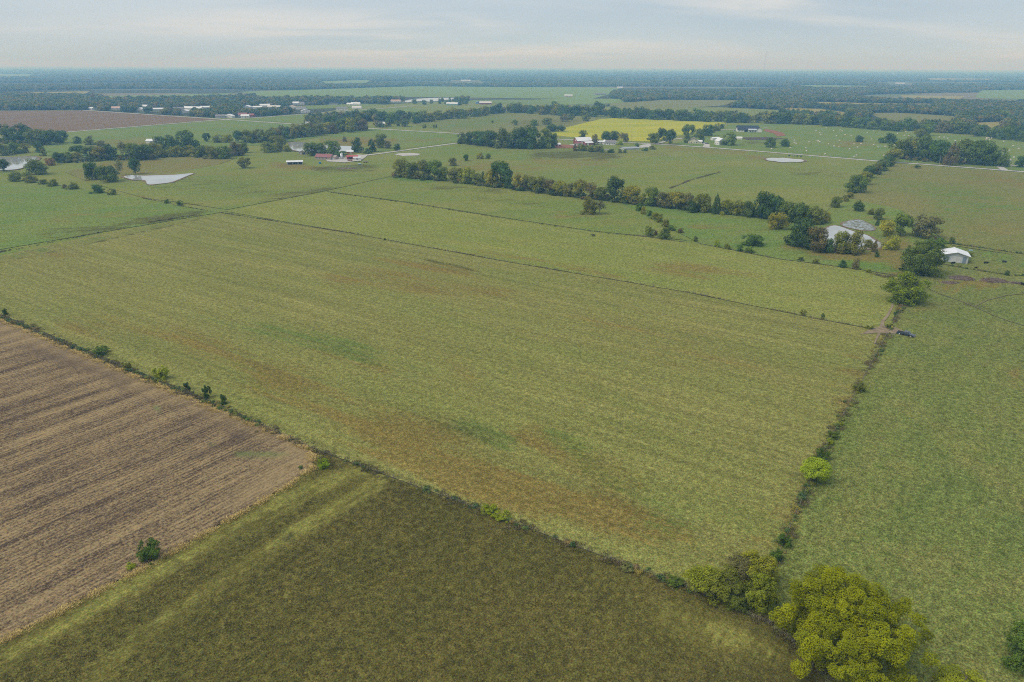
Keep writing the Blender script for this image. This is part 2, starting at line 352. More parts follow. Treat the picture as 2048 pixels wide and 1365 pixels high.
GR = 40000.0
base_pts = [(GR*math.cos(2*math.pi*k/96), GR*math.sin(2*math.pi*k/96), 0) for k in range(96)]
sheet('ground', None, G_PAST, z=0.0, world_poly=base_pts)
NEAR_EDGE = [(-260, 223), (-100, 222), (180, 221), (330, 231), (440, 237), (500, 236), (640, 226), (720, 213), (830, 206), (930, 203), (1020, 202), (1130, 210), (1240, 216), (1440, 215), (1550, 220), (1600, 226), (1700, 232), (1780, 243), (1850, 248), (1900, 250), (1960, 258), (2150, 262), (2350, 266)]
far = [g(*p) for p in NEAR_EDGE]
sheet('woodland_floor', None, FLOOR, z=.02, world_poly=[(p.x, p.y, 0) for p in far]+[(28000, 26000, 0), (0, 38500, 0), (-28000, 26000, 0)])
FAR_FIELDS = [
    ([(480, 184), (700, 177), (830, 173), (1240, 176), (1215, 190), (1180, 199), (840, 194), (620, 195), (530, 195)], G_FARGREEN, 'hay_meadow'),
    ([(190, 193), (460, 187), (480, 192), (220, 196)], G_FARGREEN, 'hay_meadow'), ([(640, 163), (740, 160), (735, 168), (650, 169)], G_FARGREEN, 'hay_meadow'),
    ([(-60, 148), (70, 149), (60, 154), (-60, 155)], G_FARGREEN, 'hay_meadow'),
    ([(60, 185), (180, 183), (170, 188), (70, 189)], G_TAN, 'dry_field'), ([(1025, 201), (1130, 198), (1240, 198), (1250, 206), (1130, 210), (1025, 208)], G_FARGREEN, 'hay_meadow'),
    ([(1210, 208), (1330, 200), (1500, 201), (1440, 212), (1360, 217), (1240, 217)], G_BROWNISH, 'dry_field'), ([(1580, 170), (1740, 172), (1735, 176), (1630, 176)], G_FARGREEN, 'hay_meadow'),
    ([(1590, 203), (1750, 207), (1890, 208), (1850, 213), (1650, 211)], G_TAN, 'dry_field'), ([(1545, 216), (1640, 218), (1700, 226), (1690, 231), (1600, 225)], G_TAN, 'dry_field'),
    ([(1735, 226), (1800, 226), (1915, 233), (1905, 245), (1840, 247), (1770, 241)], G_BROWNISH, 'dry_field'), ([(1960, 181), (2120, 179), (2120, 201), (1950, 196)], G_FARGREEN, 'hay_meadow'),
    ([(1940, 246), (2010, 243), (1990, 257), (1950, 257)], G_TAN, 'dry_field'), ([(1800, 191), (1930, 193), (1920, 198), (1810, 197)], G_TAN, 'dry_field'),
    ([(1850, 157), (1990, 158), (1980, 161), (1860, 161)], G_TAN, 'dry_field'),
    ([(580, 213), (720, 208), (770, 209), (700, 216), (600, 219)], G_GREEN, 'village_green'), ([(940, 201), (1060, 200), (1130, 203), (1100, 209), (930, 206)], G_GREEN, 'hay_meadow'),
    ([(1480, 225), (1530, 228), (1500, 236)], G_GREEN, 'hay_meadow')]
for poly, mat, nm in FAR_FIELDS[:-1]: sheet(nm, poly, mat)
sheet('tilled_field', [(-260, 222), (-60, 222.5), (180, 221.5), (438, 239), (132, 264), (60, 262), (-260, 268)], G_MAUVE)
sheet('meadow', [(132, 265), (460, 241), (650, 254), (735, 259), (560, 288), (380, 300), (220, 316), (60, 312)], G_GREEN, 30, [(0, 210, 287, 280, 284, 25, .8), (2, 430, 262, 560, 262, 40, .3)])
sheet('meadow', [(470, 238), (640, 227), (820, 215), (850, 222), (800, 236), (640, 249), (600, 248)], G_GREEN)
sheet('meadow', [(640, 275), (735, 258), (920, 269), (918, 284), (760, 304), (640, 300)], G_GREEN, 15, [(0, 600, 285, 760, 288, 30, .9), (0, 690, 284, 880, 280, 12, .5)])
sheet('meadow', [(820, 248), (1020, 227), (1150, 234), (1220, 238), (1110, 262), (920, 268)], G_BROWNISH, 25, [(1, 860, 255, 1000, 240, 40, .6), (2, 1040, 247, 1140, 244, 25, .5)])
sheet('yellow_bean_field', [(1098, 270), (1130, 256), (1200, 239), (1232, 237), (1455, 246), (1440, 251), (1385, 266), (1300, 284), (1180, 279)], G_YELLOW)
sheet('bale_pasture', [(1390, 268), (1460, 250), (1560, 248), (1800, 262), (2060, 284), (2300, 300), (2300, 360), (2048, 343), (1750, 321), (1536, 304), (1350, 290)], G_GREEN, 20, [(0, 1680, 290, 1730, 288, 20, .8), (2, 1480, 288, 1560, 282, 12, .6)])
sheet('central_pasture', [(760, 312), (930, 290), (1130, 300), (1260, 288), (1350, 292), (1536, 306), (1750, 323), (1790, 328), (1690, 395), (1650, 425), (1420, 415), (1240, 398), (1000, 370), (785, 350)], G_PAST, 10,
      [(2, 1080, 310, 1220, 312, 22, 1.0), (0, 1080, 318, 1200, 330, 40, .55), (0, 930, 330, 1050, 345, 40, .6), (0, 1340, 297, 1480, 304, 20, .6), (0, 1500, 316, 1536, 318, 10, 1), (1, 900, 305, 1040, 312, 40, .5), (1, 1100, 350, 1300, 345, 40, .3), (1, 1450, 360, 1620, 350, 60, .35), (2, 1260, 305, 1330, 310, 15, .4), (2, 1590, 345, 1680, 350, 20, .5)])
sheet('left_pasture', [(-160, 360), (60, 362), (160, 378), (285, 398), (440, 426), (200, 466), (0, 500), (-200, 536)], G_GREEN, 10, [(2, 100, 470, 380, 432, 30, .6), (0, 120, 440, 300, 420, 60, .3), (2, 330, 440, 395, 427, 10, .8), (1, 20, 420, 200, 400, 50, .3)])
sheet('farm_pasture', [(250, 350), (420, 330), (520, 322), (640, 334), (780, 326), (788, 352), (640, 385), (455, 420), (285, 396), (200, 372)], G_PAST, 8,
      [(0, 560, 330, 650, 337, 20, .9), (2, 640, 338, 740, 336, 18, .9), (2, 350, 370, 640, 390, 60, .35), (1, 330, 375, 500, 365, 50, .4), (0, 400, 360, 560, 350, 40, .4), (2, 520, 410, 780, 358, 8, .6), (2, 330, 402, 440, 424, 10, .7), (0, 250, 395, 285, 395, 12, .9)])
sheet('knoll_pasture', [(130, 345), (210, 325), (360, 312), (470, 318), (430, 332), (330, 350), (170, 362)], G_BROWNISH, 10, [(0, 180, 340, 420, 325, 40, .6)])
sheet('strip_hayfield', [(448, 423), (640, 387), (655, 385), (800, 405), (1020, 440), (1185, 465), (1290, 475), (1400, 490), (1560, 520), (1700, 538), (1795, 554), (1800, 600), (1785, 650), (1757, 661), (1640, 640), (1380, 587), (1000, 522), (700, 467)], G_STRIP, 6,
      [(0, 950, 505, 1250, 555, 18, .6), (0, 1350, 540, 1500, 560, 40, .45), (0, 1180, 520, 1400, 545, 30, .3), (2, 700, 480, 1000, 520, 6, .4), (1, 1000, 470, 1200, 485, 40, .2), (2, 1600, 530, 1700, 545, 25, .3), (0, 1040, 470, 1100, 480, 30, .25)])
sheet('upper_hayfield', [(655, 384), (790, 352), (1000, 378), (1240, 408), (1290, 432), (1375, 482), (1290, 473), (1185, 463), (1020, 438), (800, 403)], G_PAST, 6,
      [(1, 790, 356, 860, 364, 12, .9), (2, 860, 375, 1000, 384, 14, .5), (2, 950, 398, 1100, 412, 14, .5), (0, 1120, 430, 1240, 450, 30, .4), (1, 1080, 402, 1240, 418, 40, .3), (1, 700, 380, 900, 395, 40, .25)])
sheet('pond_pasture', [(1240, 408), (1420, 425), (1640, 450), (1700, 398), (1800, 420), (1880, 480), (1850, 552), (1795, 552), (1700, 537), (1560, 519), (1400, 488), (1290, 432)], G_GREEN, 5,
      [(0, 1380, 455, 1540, 462, 14, .6), (0, 1640, 512, 1780, 515, 24, 1.2), (0, 1770, 510, 1800, 485, 28, 1.2), (0, 1790, 545, 1810, 520, 18, 1.2), (0, 1580, 495, 1640, 505, 20, .6), (1, 1700, 530, 1780, 540, 20, .8), (1, 1600, 505, 1640, 515, 20, .5), (0, 1700, 435, 1780, 440, 30, .3)])
sheet('upper_right_pasture', [(1790, 330), (2048, 347), (2300, 364), (2300, 560), (2048, 514), (1905, 492), (1800, 420), (1700, 398)], G_BROWNISH, 8,
      [(1, 1780, 360, 1950, 400, 60, .45), (1, 1900, 420, 2048, 420, 50, .4), (0, 1950, 345, 2048, 370, 25, .6), (0, 1880, 370, 1960, 365, 14, .5), (0, 1930, 460, 2040, 455, 30, .5), (1, 1850, 450, 1960, 470, 40, .4)])
sheet('grazed_pasture', [(1560, 1262), (1545, 1140), (1600, 1010), (1650, 900), (1720, 770), (1785, 652), (1806, 612), (1850, 552), (1890, 492), (2048, 514), (2300, 560), (2600, 800), (2600, 1700), (1650, 1700), (1680, 1400)], G_RIGHT, 5,
      [(0, 1840, 655, 1930, 660, 10, .3), (2, 1870, 605, 1950, 612, 8, .55), (2, 1950, 612, 2048, 650, 7, .6), (0, 1890, 575, 1970, 570, 30, .9), (0, 2020, 740, 2048, 780, 30, .4), (1, 1700, 1000, 1850, 850, 90, .22), (1, 1900, 1250, 2000, 1220, 60, .45), (0, 1900, 900, 1990, 960, 60, .25), (2, 1980, 1000, 2048, 1100, 50, .3), (1, 1920, 500, 2048, 530, 40, .4), (1, 1620, 1140, 1700, 1100, 50, .25), (0, 1640, 900, 1570, 1080, 10, .5), (0, 1830, 1000, 1900, 1010, 40, .15), (0, 1800, 630, 1850, 618, 16, .6)])
sheet('mown_hayfield', [(-190, 553), (0, 513), (200, 470), (440, 427), (700, 468), (1000, 523), (1380, 588), (1640, 641), (1757, 663), (1783, 652), (1720, 770), (1650, 900), (1600, 1010), (1545, 1140), (1420, 1195), (1340, 1164), (1150, 1094), (900, 999), (640, 904), (440, 811), (220, 721), (0, 629)], G_HAY, 4,
      [(0, 560, 760, 800, 880, 87, .48), (0, 1000, 960, 1260, 1055, 70, .6), (0, 780, 860, 1010, 975, 87, .75), (0, 930, 940, 1080, 1010, 58, .6), (0, 1060, 870, 1270, 970, 52.2, .7), (0, 1190, 1010, 1340, 1080, 60.9, 1.0), (0, 180, 640, 420, 700, 87, .5), (0, 380, 700, 560, 770, 72.5, .45),
       (0, 700, 560, 1000, 585, 43.5, .5), (0, 740, 520, 940, 545, 14, .6), (0, 1180, 640, 1400, 690, 87, .35), (0, 880, 690, 960, 790, 29, .4), (0, 1600, 990, 1725, 750, 14, .55), (0, 1530, 1080, 1580, 1020, 43.5, .5), (0, 100, 512, 170, 510, 16, .6), (0, 640, 700, 760, 740, 37.7, .5), (0, 1350, 720, 1700, 740, 87, .3), (0, 700, 560, 1000, 540, 87, .25),
       (1, 400, 640, 560, 690, 63.8, 0.31), (1, 560, 660, 720, 700, 63.8, .36), (1, 700, 690, 850, 750, 52.2, .36), (1, 930, 850, 1000, 880, 40.6, 0.50), (1, 1100, 870, 1160, 900, 34.8, 0.56), (1, 1180, 930, 1340, 1030, 52.2, 0.43), (1, -100, 540, 420, 432, 16, 0.37), (1, 150, 690, 640, 890, 14, 0.34), (1, 800, 630, 1000, 640, 116, 0.15), (1, 1300, 1060, 1380, 1070, 58, 0.37), (1, 960, 930, 1010, 900, 34.8, 0.31), (1, 1460, 640, 1650, 690, 87, 0.12), (1, 0, 560, 200, 580, 87, 0.22),
       (2, 600, 670, 860, 755, 63.8, .15), (2, 740, 790, 960, 880, 66.7, .35), (2, 1100, 950, 1250, 1010, 43.5, .35), (2, 480, 720, 620, 780, 43.5, .3), (2, 0, 528, 400, 440, 3, .7), (2, 850, 520, 960, 545, 5, .8), (0, 1640, 850, 1730, 680, 8, .5)])
sheet('harvested_field', [(-700, 380), (-120, 590), (0, 641), (220, 733), (440, 822), (585, 880), (622, 898), (632, 910), (622, 935), (570, 975), (300, 1130), (0, 1286), (-400, 1510), (-1400, 1500)], G_CROP, 4,
      [(0, 0, 655, 600, 890, 36, .7), (0, 610, 905, 480, 1010, 34, .6), (1, 480, 915, 560, 915, 30, .7), (1, 200, 715, 225, 722, 14, .7), (1, 310, 800, 320, 830, 12, .6), (1, 420, 880, 430, 900, 10, .5), (2, 200, 930, 480, 890, 60, .4), (2, 60, 700, 240, 760, 40, .5), (2, 240, 780, 480, 870, 26, .4), (2, 100, 1100, 300, 1010, 50, .4)])
sheet('weedy_field', [(634, 912), (645, 908), (900, 1001), (1150, 1096), (1340, 1166), (1420, 1200), (1560, 1262), (1680, 1400), (1700, 1700), (-400, 1700), (-400, 1512), (0, 1288), (300, 1132), (570, 978), (624, 937)], G_WEED, 3,
      [(1, 560, 1000, 720, 945, 28, .9), (1, 720, 945, 760, 960, 24, .8), (1, 760, 965, 600, 1060, 22, .8), (1, 600, 1060, 330, 1240, 16, 1.0), (1, 330, 1240, 180, 1365, 18, 1.0), (1, 570, 1010, 330, 1135, 22, 1.0), (1, 330, 1135, 0, 1320, 26, 1.0), (0, 470, 1130, 260, 1310, 8, .7), (0, 420, 1180, 380, 1220, 14, .6),
       (2, 590, 1005, 320, 1160, 4, .7), (2, 640, 1040, 400, 1190, 4, .8), (2, 660, 930, 900, 1020, 30, .5), (0, 1350, 1230, 1600, 1330, 34, .75), (1, 1380, 1260, 1500, 1300, 40, .5), (2, 1200, 1300, 1450, 1400, 60, .3), (0, 1100, 1230, 1250, 1280, 40, .2), (1, 1000, 1200, 1100, 1230, 50, .2), (0, 30, 1275, 300, 1133, 4, .7)])
def road(name, pts_px, width, mat, kind='structure', z=None):
    P = [g(*p) for p in pts_px]; Lf = []; Rt = []
    for i, p in enumerate(P):
        t = (P[min(i+1, len(P)-1)]-P[max(i-1, 0)]).normalized(); nrm = Vector((-t.y, t.x, 0)); w = width if not isinstance(width, list) else width[i]
        Lf.append(p+nrm*w/2); Rt.append(p-nrm*w/2)
    if z is None: z = Z_NEXT[0]; Z_NEXT[0] += .008
    m = bpy.data.meshes.new(name); n = len(P)
    m.from_pydata([(p.x, p.y, z) for p in Lf+Rt], [], [(i, n+i, n+i+1, i+1) for i in range(n-1)]); m.materials.append(mat)
    o = link(bpy.data.objects.new(name, m)); o['kind'] = kind; return o
road('gravel_road', [(60, 213), (180, 222), (300, 230), (440, 239), (560, 247), (650, 252.5), (735, 257.5), (830, 263), (920, 268), (1000, 272.5), (1110, 279), (1200, 283), (1262, 286.5), (1350, 291), (1440, 297.5), (1536, 305), (1640, 313.5), (1750, 322.5), (1880, 332), (2048, 344.5), (2300, 363)], 6.5, GRAVEL)
road('gravel_road', [(-100, 283), (20, 274), (132, 265), (300, 251.5), (440, 240.5), (520, 235.5), (640, 226.5), (780, 216.5), (830, 212)], 6.5, GRAVEL)
road('farm_lane', [(716, 313), (760, 308), (840, 297), (915, 287), (960, 280), (990, 272.8)], [9, 5, 5, 5, 5, 5], GRAVEL)
road('driveway', [(1312, 288.8), (1325, 285), (1340, 280.5), (1366, 277)], 5, GRAVEL)
road('driveway', [(1412, 295.3), (1414, 290), (1405, 287)], [8, 7, 5], GRAVEL)
road('driveway', [(1425, 264.5), (1445, 260.5), (1460, 260), (1490, 262)], 5, GRAVEL)
road('driveway', [(2010, 341.8), (2000, 335), (2012, 331), (2048, 333), (2100, 337)], 6, GRAVEL)
sheet('farmyard', [(650, 318), (675, 317), (716, 310), (735, 312), (722, 322), (690, 326), (655, 324)], GRAVEL)
sheet('gravel_pad', [(1285, 290.5), (1300, 288.5), (1304, 294), (1292, 297), (1270, 296)], GRAVEL)
sheet('farmyard', [(1135, 291), (1155, 288), (1175, 290), (1160, 294), (1128, 293)], GRAVEL)
sheet('dirt_patch', [(1108, 292), (1130, 290), (1160, 293), (1150, 297), (1110, 297)], REDDIRT)
sheet('dirt_patch', [(1530, 259), (1545, 261), (1565, 266), (1572, 272), (1555, 274), (1548, 268), (1528, 263)], REDDIRT)
sheet('dirt_patch', [(1478, 276), (1540, 275), (1570, 278), (1540, 281), (1495, 281)], DARKDIRT)
sheet('gravel_pad', [(788, 310), (800, 307.5), (825, 307), (842, 309), (835, 312), (805, 313)], GRAVEL)
sheet('dirt_patch', [(1742, 660), (1762, 655), (1790, 657), (1806, 664), (1790, 670), (1760, 668), (1720, 671)], TRACK)
road('cattle_track', [(1785, 606), (1784, 616), (1775, 633), (1765, 645), (1763, 657)], [.7, .8, 1.0, 1.1, 1.6], TRACK)
road('cattle_track', [(1762, 662), (1755, 675), (1748, 690)], [1.2, .8, .5], TRACK)

road('cattle_track', [(1846, 574), (1880, 590), (1915, 602), (1948, 615), (1985, 632), (2020, 645), (2070, 660)], .7, DARKTRAIL)
road('cattle_track', [(1948, 615), (1975, 602), (2010, 593), (2060, 588)], .6, DARKTRAIL)
def smooth_loop(pts, k=5):
    out = []; n = len(pts)
    for i in range(n):
        p0, p1, p2, p3 = (Vector(pts[(i+j-1) % n]) for j in range(4))
        for s in range(k):
            t = s/k; out.append(.5*((2*p1)+(p2-p0)*t+(2*p0-5*p1+4*p2-p3)*t*t+(3*p1-p0-3*p2+p3)*t**3))
    return out
def pond(name, pts_px, mat, bank=1.5):
    P = smooth_loop([g(*p).to_2d() for p in pts_px]); c = sum((p for p in P), Vector((0, 0)))/len(P)
    rim = []
    for p in P: rim.append(p+(p-c).normalized()*(bank*random.uniform(.5, 1.4)))
    sheet('pond_bank', None, DIRT, world_poly=[(p.x, p.y, 0) for p in rim])
    return sheet(name, None, mat, world_poly=[(p.x, p.y, 0) for p in P])
pond('pond', [(1646, 468), (1652, 458), (1668, 453), (1683, 456), (1705, 464), (1735, 473), (1748, 482), (1766, 490), (1764, 496), (1740, 499), (1700, 500), (1670, 499), (1650, 490)], WATER, 2)
pond('lily_pond', [(1684, 451), (1700, 443), (1722, 442), (1742, 452), (1749, 460), (1735, 463), (1705, 459)], PADWATER, 1.2)
pond('pond', [(248, 355), (262, 352), (285, 353), (320, 352), (350, 351), (386, 348), (372, 354), (345, 365), (318, 369), (296, 370), (290, 362), (268, 361)], WATER, 3)
pond('pond', [(-40, 318), (20, 316), (60, 314), (78, 318), (60, 328), (48, 336), (20, 341), (-40, 340)], WATER, 3)
pond('pond', [(575, 290), (585, 286), (610, 286), (640, 290), (668, 293), (704, 294), (702, 302), (680, 305), (640, 306), (600, 304), (580, 298)], WATER, 3)
pond('pond', [(1532, 319.5), (1540, 317.2), (1556, 317.6), (1568, 317.2), (1584, 319), (1602, 320.4), (1607, 323.5), (1596, 325.4), (1578, 325.2), (1562, 325.8), (1549, 323.6), (1538, 322.6)], WATER, 2.5)
pond('lake', [(808, 203), (830, 199), (860, 197), (890, 196.5), (918, 197), (914, 199.5), (890, 200.5), (864, 204), (845, 203), (830, 204), (812, 205.5)], WATER, 4)

pond('lake', [(1880, 207), (1910, 207), (1920, 209), (1890, 210)], WATER, 4)

# ------------------------------------------------------------------ foliage meshes
def unit_dirs(rng, n):
    v = rng.normal(size=(n, 3)); return v/np.linalg.norm(v, axis=1, keepdims=True)
def leaf_mesh(name, pos, nrm, size, tint, rng, mat, aspect=1.0):
    n = len(pos); t = np.cross(nrm, unit_dirs(rng, n)); t /= np.linalg.norm(t, axis=1, keepdims=True)+1e-9; b = np.cross(nrm, t)
    s = (size*rng.uniform(.65, 1.35, n))[:, None]
    v = np.stack([pos-t*s*aspect, pos-b*s*.75+nrm*s*.12, pos+t*s*aspect, pos+b*s*.75+nrm*s*.12], 1).reshape(-1, 3)
    m = bpy.data.meshes.new(name); m.vertices.add(4*n); m.vertices.foreach_set('co', v.astype(np.float32).ravel())
    m.loops.add(4*n); m.loops.foreach_set('vertex_index', np.arange(4*n, dtype=np.int32))
    m.polygons.add(n); m.polygons.foreach_set('loop_start', np.arange(0, 4*n, 4, dtype=np.int32))
    m.update(calc_edges=True)
    a = m.attributes.new('tint', 'FLOAT_COLOR', 'POINT'); c = np.ones((n, 4), np.float32); c[:, :2] = tint
    a.data.foreach_set('color', np.repeat(c, 4, 0).ravel()); m.materials.append(mat); return m
def crown_mesh(name, seed, nlobe, nleaf, leaf, zb=.1, kind='round', sub=0, mat=None, lobe_r=(.13, .22), fill=.18, zs=1.0, kr=(.74, 1.14)):
    rng = np.random.default_rng(seed); ZS = np.array([1, 1, zs])
    ax = np.array([.5, .5, .5*(1-zb)]); cen = np.array([0, 0, (1+zb)/2])
    d = unit_dirs(rng, nlobe); r = rng.uniform(*lobe_r, nlobe)
    if kind in ('round', 'dome'):
        d[:, 2] = np.where(rng.random(nlobe) < .7, np.abs(d[:, 2]), d[:, 2])
        k = np.where(rng.random(nlobe) < .78, rng.uniform(*kr, nlobe), rng.uniform(.2, .7, nlobe))
        c = cen+d*(ax-np.stack([r, r, r*.9], 1))*k[:, None]
        if kind == 'dome': low = rng.random(nlobe) < .45; c[low, 2] = rng.uniform(zb+.04, .45, low.sum()); c[low, :2] *= 1.12
    elif kind == 'cone':
        z = rng.uniform(zb, .97, nlobe); rad = .5*(1-z)**.8*rng.uniform(.5, 1.0, nlobe); a = rng.uniform(0, 2*np.pi, nlobe)
        c = np.stack([rad*np.cos(a), rad*np.sin(a), z], 1); r = r*(.35+.9*(1-z))
    if sub:
        cs, rs, ls = [c], [r*.8], [np.arange(nlobe)]
        for i in range(nlobe):
            u = unit_dirs(rng, sub); u[:, 2] = np.where(rng.random(sub) < .6, np.abs(u[:, 2]), u[:, 2])
            cs.append(c[i]+u*ZS*r[i]*rng.uniform(.75, 1.05, sub)[:, None]); rs.append(r[i]*rng.uniform(.28, .5, sub)); ls.append(np.full(sub, i))
        c, r, lob = np.concatenate(cs), np.concatenate(rs), np.concatenate(ls)
    else: lob = np.arange(nlobe)
    w = r**2/np.sum(r**2); ch = rng.choice(len(c), int(nleaf*1.9), p=w); u = unit_dirs(rng, len(ch))
    inner = rng.random(len(ch)) < fill
    k = np.where(inner, rng.uniform(.35, .8, len(ch)), rng.uniform(.82, 1.08, len(ch)))
    p = c[ch]+u*ZS*(r[ch]*k)[:, None]
    keep = np.ones(len(ch), bool); cm, rm = c[:nlobe], r[:nlobe]; own = np.where(ch < nlobe, ch, lob[ch])
    for s in range(0, len(ch), 20000):
        q = p[s:s+20000]; dd = np.linalg.norm((q[:, None, :]-cm[None])/ZS, axis=2)/rm[None]
        dd[np.arange(len(q)), own[s:s+20000]] = 9
        keep[s:s+20000] = (dd.min(1) > .72) | inner[s:s+20000]
    keep &= p[:, 2] > .01
    idx = np.where(keep)[0][:nleaf]; p, u, ch = p[idx], u[idx], ch[idx]
    out = (p-cen); out /= np.linalg.norm(out, axis=1, keepdims=True)+1e-6
    nr = u*.9+out*.5+unit_dirs(rng, len(p))*.75+np.array([0, 0, .35]); nr /= np.linalg.norm(nr, axis=1, keepdims=True)
    lr = rng.random(nlobe)[lob[ch]]; sr = rng.random(len(c))[ch]
    warm = np.clip(lr*.7+rng.random(len(p))*.5-.15, 0, 1); val = np.clip(.45*sr+.2*lr+.45*rng.random(len(p))-.03, 0, 1)
    return leaf_mesh(name, p, nr, leaf, np.stack([warm, val], 1), rng, mat or LEAF)
def trunk_mesh(name, seed, limbs=6, r0=.022, top=.75, spread=.3, mat=None):
    rr = random.Random(seed); m = MB()
    m.tube([(0, 0, -.02), (0, 0, .05), (rr.uniform(-.02, .02), rr.uniform(-.02, .02), .3), (rr.uniform(-.04, .04), rr.uniform(-.04, .04), top)], [r0*1.5, r0*1.1, r0*.85, r0*.2], 7)
    for i in range(limbs):
        a = 2*math.pi*i/limbs+rr.uniform(-.4, .4); z0 = rr.uniform(.15, .45); rad = spread*rr.uniform(.7, 1.25); z1 = z0+rr.uniform(.15, .4)
        m.tube([(0, 0, z0), (rad*.45*math.cos(a), rad*.45*math.sin(a), z0+(z1-z0)*.6), (rad*math.cos(a), rad*math.sin(a), z1)], [r0*.6, r0*.42, r0*.12], 5)
        b = a+rr.uniform(-.7, .7)
        m.tube([(rad*.45*math.cos(a), rad*.45*math.sin(a), z0+(z1-z0)*.6), (rad*.9*math.cos(b), rad*.9*math.sin(b), min(z1+.15, .93))], [r0*.35, r0*.08], 4)
    me = m.mesh(name); me.materials.append(mat or BARK); return me
MID = [crown_mesh('crown', 100+i, 40, 3600, .027, zb=(.02, 0, .12, .0, .03, .0, .02, .0)[i], kind=('round', 'dome', 'dome', 'dome')[i % 4], lobe_r=(.09, .17)) for i in range(8)]
MIDSPARSE = [crown_mesh('crown', 130+i, 22, 1300, .026, zb=.2, lobe_r=(.10, .18), fill=.5) for i in range(2)]
MIDCONE = [crown_mesh('crown', 140+i, 40, 2600, .026, zb=.03, kind='cone') for i in range(2)]
FARM = [crown_mesh('crown', 150+i, 24, 1000, .044, zb=.0, kind='dome', lobe_r=(.11, .19)) for i in range(5)]
NEARM = [crown_mesh('crown', 160+i, 34, 17000, .0150, zb=(.03, .0, .06)[i], kind='dome', sub=7, lobe_r=(.10, .19)) for i in range(3)]
SHRUBN = [crown_mesh('shrub', 175+i, 26, 8000, .019, zb=.0, kind='dome', sub=6, lobe_r=(.08, .17), fill=.3) for i in range(4)]
NEARSPARSE = crown_mesh('crown', 170, 20, 7500, .0150, zb=.08, sub=6, fill=.5)
NEARCORE = crown_mesh('crown', 171, 110, 16000, .017, zb=-.02, kind='round', lobe_r=(.09, .14), kr=(.93, 1.03))
WOODS = [crown_mesh('crown', 180+i, 12, 170, .095, zb=.03, kind=('round', 'dome')[i % 2], mat=WOODLEAF, lobe_r=(.17, .26)) for i in range(5)]
TRUNKS = [trunk_mesh('trunk', 5+i) for i in range(3)]; BARETRUNK = trunk_mesh('trunk', 20, 12, .016, .92, .4, PALEBARK); PALETRUNK = trunk_mesh('trunk', 21, 6, .02, .75, .3, PALEBARK)

PAL = {'dark': (.042, .066, .022), 'green': (.056, .084, .024), 'mid': (.072, .090, .026), 'olive': (.100, .102, .028), 'yellow': (.126, .122, .020), 'gold': (.155, .142, .022),
       'grey': (.095, .088, .055), 'brown': (.088, .068, .040), 'lime': (.140, .165, .020), 'teal': (.042, .068, .030), 'rust': (.15, .085, .04), 'bigtree': (.104, .114, .006), 'fresh': (.084, .103, .016)}
CNAME = {'dark': 'dark green', 'green': 'green', 'mid': 'mid green', 'olive': 'olive green', 'yellow': 'yellow-green', 'gold': 'golden yellow', 'grey': 'grey-green', 'brown': 'brownish', 'lime': 'bright green', 'teal': 'deep green', 'rust': 'reddish brown', 'fresh': 'fresh green', 'bigtree': 'yellow-green'}
def ordinal(i):
    ones = ['', 'first', 'second', 'third', 'fourth', 'fifth', 'sixth', 'seventh', 'eighth', 'ninth', 'tenth', 'eleventh', 'twelfth', 'thirteenth', 'fourteenth', 'fifteenth', 'sixteenth', 'seventeenth', 'eighteenth', 'nineteenth']
    if i < 20: return ones[i]
    tens = {2: 'twent', 3: 'thirt', 4: 'fort', 5: 'fift', 6: 'sixt', 7: 'sevent', 8: 'eight', 9: 'ninet'}
    return tens[i//10]+('ieth' if i % 10 == 0 else 'y-'+ones[i % 10])
def jcol(c, j=.16):
    b = PAL[c]; k = random.uniform(1-j, 1+j); return tuple(max(0, x*k*q*random.uniform(.93, 1.07)) for x, q in zip(b, (2.15, 2.3, 1.4)))+(1,)
def plant(name, P, w, h, col, crown, trunk, label, cat, group=None, rz=None):
    root = empty(name, P); rz = random.uniform(0, 6.28) if rz is None else rz
    if trunk:
        t = link(bpy.data.objects.new('trunk', trunk), root); t.scale = (w, w, h); t.rotation_euler.z = rz
    c = link(bpy.data.objects.new('crown', crown), root); c.scale = (w, w*random.uniform(.9, 1.1), h); c.rotation_euler.z = rz; c.color = jcol(col)
    return tag(root, label, cat, group)
def size_from_px(px, py, w, h):
    P = g(px, py); s, e = pxm(P); dy = .30*w*math.sin(e); P = g(px, py-dy); s, e = pxm(P)
    return P, w/s, max(1.0, (h-.35*w*math.sin(e))/s/math.cos(e))
TREE_N = [0]
def tree(px, py, w, h, col='green', kind=None, label=None, group=None):
    P, W, H = size_from_px(px, py, w, h); TREE_N[0] += 1; trunk = random.choice(TRUNKS)
    if kind == 'cone': crown = random.choice(MIDCONE)
    elif kind == 'sparse': crown, trunk = random.choice(MIDSPARSE), BARETRUNK
    elif kind == 'pale': crown, trunk = MID[2], PALETRUNK
    elif kind == 'near': crown = random.choice(NEARM)
    elif py < 270: crown = random.choice(FARM)
    else: crown = random.choice(MID)
    return plant('tree', P, W, H, col, crown, trunk, label, 'tree', group)
def shrub(px, py, w, h, col, label, group=None, near=False, crown=None):
    P, W, H = size_from_px(px, py, w, h)
    m = crown or (random.choice(SHRUBN) if near else random.choice(MID[1::2]))
    o = link(bpy.data.objects.new('shrub', m)); o.location = P; o.scale = (W, W, H); o.rotation_euler.z = random.uniform(0, 6.28); o.color = jcol(col)
    return tag(o, label, 'shrub', group)
